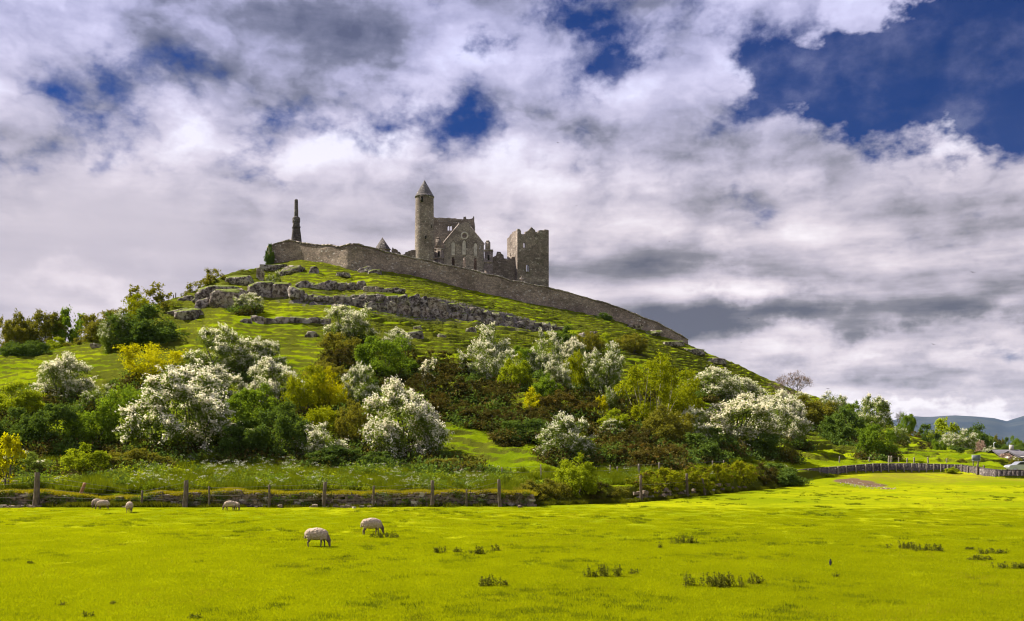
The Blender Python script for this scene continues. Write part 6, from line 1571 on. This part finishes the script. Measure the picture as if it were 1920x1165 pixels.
def sheep(seed, turn):
    """facing +x, grazing; fleece over a continuous body"""
    bm = bmesh.new()
    ellip(bm, (0.0, 0, 0.62), (0.50, 0.25, 0.275)); ellip(bm, (0.0, 0, 0.56), (0.44, 0.24, 0.23)); ellip(bm, (-0.30, 0, 0.60), (0.25, 0.225, 0.25)); ellip(bm, (0.30, 0, 0.585), (0.24, 0.205, 0.235)); ellip(bm, (-0.05, 0, 0.52), (0.34, 0.21, 0.2))
    limb(bm, (0.40, 0, 0.58), (0.58, turn * 0.10, 0.34), 0.15, 0.105); ellip(bm, (0.58, turn * 0.10, 0.33), (0.105, 0.085, 0.11))
    limb(bm, (0.585, turn * 0.10, 0.34), (0.63, turn * 0.16, 0.09), 0.085, 0.045); ellip(bm, (0.632, turn * 0.16, 0.085), (0.05, 0.045, 0.05))
    for sy in (-1, 1):
        ellip(bm, (0.60, turn * 0.10 + sy * 0.125, 0.355), (0.03, 0.075, 0.022), Matrix.Rotation(sy * -0.4, 4, 'X'))
        o_ = 0.04 * sy * (1 if seed % 2 else -1)
        limb(bm, (0.27, sy * 0.12, 0.45), (0.29 + o_, sy * 0.115, 0.25), 0.075, 0.042); limb(bm, (0.29 + o_, sy * 0.115, 0.26), (0.28 + o_ * 1.4, sy * 0.115, 0.03), 0.04, 0.03); ellip(bm, (0.29 + o_ * 1.4, sy * 0.115, 0.025), (0.045, 0.035, 0.03))
        limb(bm, (-0.33, sy * 0.13, 0.52), (-0.36 - o_, sy * 0.125, 0.30), 0.115, 0.05); limb(bm, (-0.36 - o_, sy * 0.125, 0.30), (-0.43 - o_, sy * 0.12, 0.22), 0.05, 0.04); limb(bm, (-0.43 - o_, sy * 0.12, 0.23), (-0.42 - o_ * 1.3, sy * 0.12, 0.03), 0.038, 0.03); ellip(bm, (-0.41 - o_ * 1.3, sy * 0.12, 0.025), (0.045, 0.035, 0.03))
    limb(bm, (-0.52, 0, 0.66), (-0.565, 0, 0.42), 0.05, 0.035)
    me = remesh(bm, 0.021, 'sheep'); n_ = len(me.vertices); co = np.zeros(n_ * 3, np.float32); me.vertices.foreach_get('co', co); co = co.reshape(-1, 3); no = np.zeros(n_ * 3, np.float32); me.vertices.foreach_get('normal', no); no = no.reshape(-1, 3)
    fl = np.clip((co[:, 2] - 0.33) / 0.08, 0, 1) * np.clip((0.55 - co[:, 0]) / 0.06, 0, 1)
    co = co + no * (fl * (0.016 * fbm(co[:, 0] * 22 + seed, co[:, 1] * 22, co[:, 2] * 22, 2) + 0.012))[:, None]
    me.vertices.foreach_set('co', np.ascontiguousarray(co, np.float32).ravel()); at_ = me.attributes.new('fleece', 'FLOAT', 'POINT'); at_.data.foreach_set('value', fl.astype(np.float32))
    me.polygons.foreach_set('use_smooth', np.ones(len(me.polygons), bool)); me.update(); me.materials.clear(); me.materials.append(M['sheep']); return me


ms, nt, out = newmat('sheep'); p_ = nt.nodes.new('ShaderNodeBsdfPrincipled'); nt.links.new(p_.outputs[0], out.inputs[0]); p_.inputs['Roughness'].default_value = 1.0; p_.inputs['Specular IOR Level'].default_value = 0.05
fz = noise(objvec(), 16, 4, 0.6); bz = noise(objvec(), 3.0, 3, 0.6)
wool = mixc(sstep(fz, 0.35, 0.65), (0.30, 0.225, 0.165), (0.52, 0.42, 0.32)); wool = mixc(sstep(bz, 0.5, 0.68) * 0.5, wool, (0.33, 0.235, 0.165))
nt.links.new(mixc(attr('fleece'), (0.15, 0.105, 0.08), wool).v, p_.inputs['Base Color']); nt.links.new(bump(fz, 0.9, 0.03).v, p_.inputs['Normal']); M['sheep'] = ms
SM = [sheep(1, -0.3), sheep(2, 0.6)]
for k, (px, py, sc_, rz, lab) in enumerate(((594, 1027, 1.02, -8, 'nearest sheep grazing with its shadow on the grass, facing right'), (697, 1003, 1.0, 14, 'sheep grazing beside the low weeds, facing right'), (193, 956, 0.80, 205, 'front sheep of the overlapping pair by the wall'),
                                            (181, 953, 0.80, 250, 'sheep half hidden behind the other of the overlapping pair'), (243, 962, 0.88, 100, 'sheep seen from behind near the foot of the wall'), (431, 957, 0.80, 200, 'far sheep facing left in front of the dry stone wall'), (442, 956.5, 0.70, -35, 'far sheep facing right tucked against the one facing left'))):
    d, p = hit(px, py); o = obj('sheep', SM[k % 2], None, (p.x, d, p.z - 0.01), (0, 0, R(rz)), (sc_,) * 3); tag(o, lab, 'sheep', 'sheep grazing in the field')
mb = princ('bird_black', (0.010, 0.009, 0.009), 1.0)
bm = bmesh.new(); ellip(bm, (0, 0, 0.14), (0.12, 0.055, 0.065), Matrix.Rotation(-0.7, 4, 'Y')); ellip(bm, (0.075, 0, 0.235), (0.042, 0.036, 0.038)); limb(bm, (0.10, 0, 0.235), (0.16, 0, 0.225), 0.016, 0.004); limb(bm, (-0.08, 0, 0.10), (-0.19, 0, 0.03), 0.035, 0.012)
for sy in (-1, 1): limb(bm, (0.0, sy * 0.025, 0.10), (0.01, sy * 0.028, 0.0), 0.012, 0.008); ellip(bm, (0.02, sy * 0.028, 0.006), (0.03, 0.012, 0.006))
cw_ = remesh(bm, 0.009, 'crow'); cw_.materials.clear(); cw_.materials.append(mb); d, p = hit(1557, 1062)
tag(obj('crow', cw_, None, (p.x, d, p.z), (0, 0, R(70)), (1.0,) * 3), 'black bird standing upright on the right side of the field', 'bird')


def flyer(span, up):
    bm = bmesh.new(); ellip(bm, (0, 0, 0), (0.17, 0.05, 0.05)); ellip(bm, (0.17, 0, 0.01), (0.05, 0.04, 0.04)); limb(bm, (0.2, 0, 0.01), (0.26, 0, 0), 0.015, 0.003); limb(bm, (-0.14, 0, 0), (-0.28, 0, 0), 0.03, 0.05)
    for sy in (-1, 1):
        ellip(bm, (0.02, sy * span * 0.2, up * 0.5), (0.085, span * 0.17, 0.018), Matrix.Rotation(sy * up * 2.2, 4, 'X')); ellip(bm, (-0.02, sy * span * 0.42, up * 0.72), (0.06, span * 0.14, 0.014), Matrix.Rotation(-sy * 0.25, 4, 'X'))
    m_ = remesh(bm, 0.014, 'flying_bird'); m_.materials.clear(); m_.materials.append(mb); return m_


FB = [flyer(0.9, 0.12), flyer(0.85, 0.04)]
for k, (px, py, d, s_, rz, lab) in enumerate(((1824, 511, 190, 1.0, 80, 'bird flying in front of the grey cloud on the right'), (1255, 453, 260, 0.8, 20, 'bird flying in the sky right of the tower house'), (1081, 386, 250, 0.6, 60, 'tiny bird high above the tower house'), (1403, 597, 240, 1.0, 75, 'bird flying above the right skyline of the hill'),
                                              (1750, 646, 200, 0.9, 95, 'bird flying low in the sky at the right'), (1552, 729, 190, 0.9, 80, 'bird flying beside the leafless pinkish tree'), (1046, 268, 220, 0.7, 110, 'tiny bird in the white cloud high above the castle'), (1390, 642, 250, 0.6, 80, 'tiny bird low over the hill skyline'))):
    tag(obj('flying_bird', FB[k % 2], None, at(px, py, d), (R(12), R(6), R(rz)), (s_,) * 3), lab, 'bird', 'birds in the sky')

# ---------------------------------------------------------------- air: faint haze; the far mountains' blue is mostly in their colour
hx = obj('haze', mesh_np('haze', *boxv((0, 7300, 173), (42000, 15800, 354))))
hm_, nt, out = newmat('haze_air'); pv_ = nt.nodes.new('ShaderNodeVolumePrincipled'); nt.links.new(pv_.outputs[0], out.inputs['Volume'])
pv_.inputs['Color'].default_value = (0.50, 0.68, 1.0, 1); pv_.inputs['Density'].default_value = 0.000012; pv_.inputs['Anisotropy'].default_value = 0.1
hx.data.materials.append(hm_); tag(hx, kind='stuff')
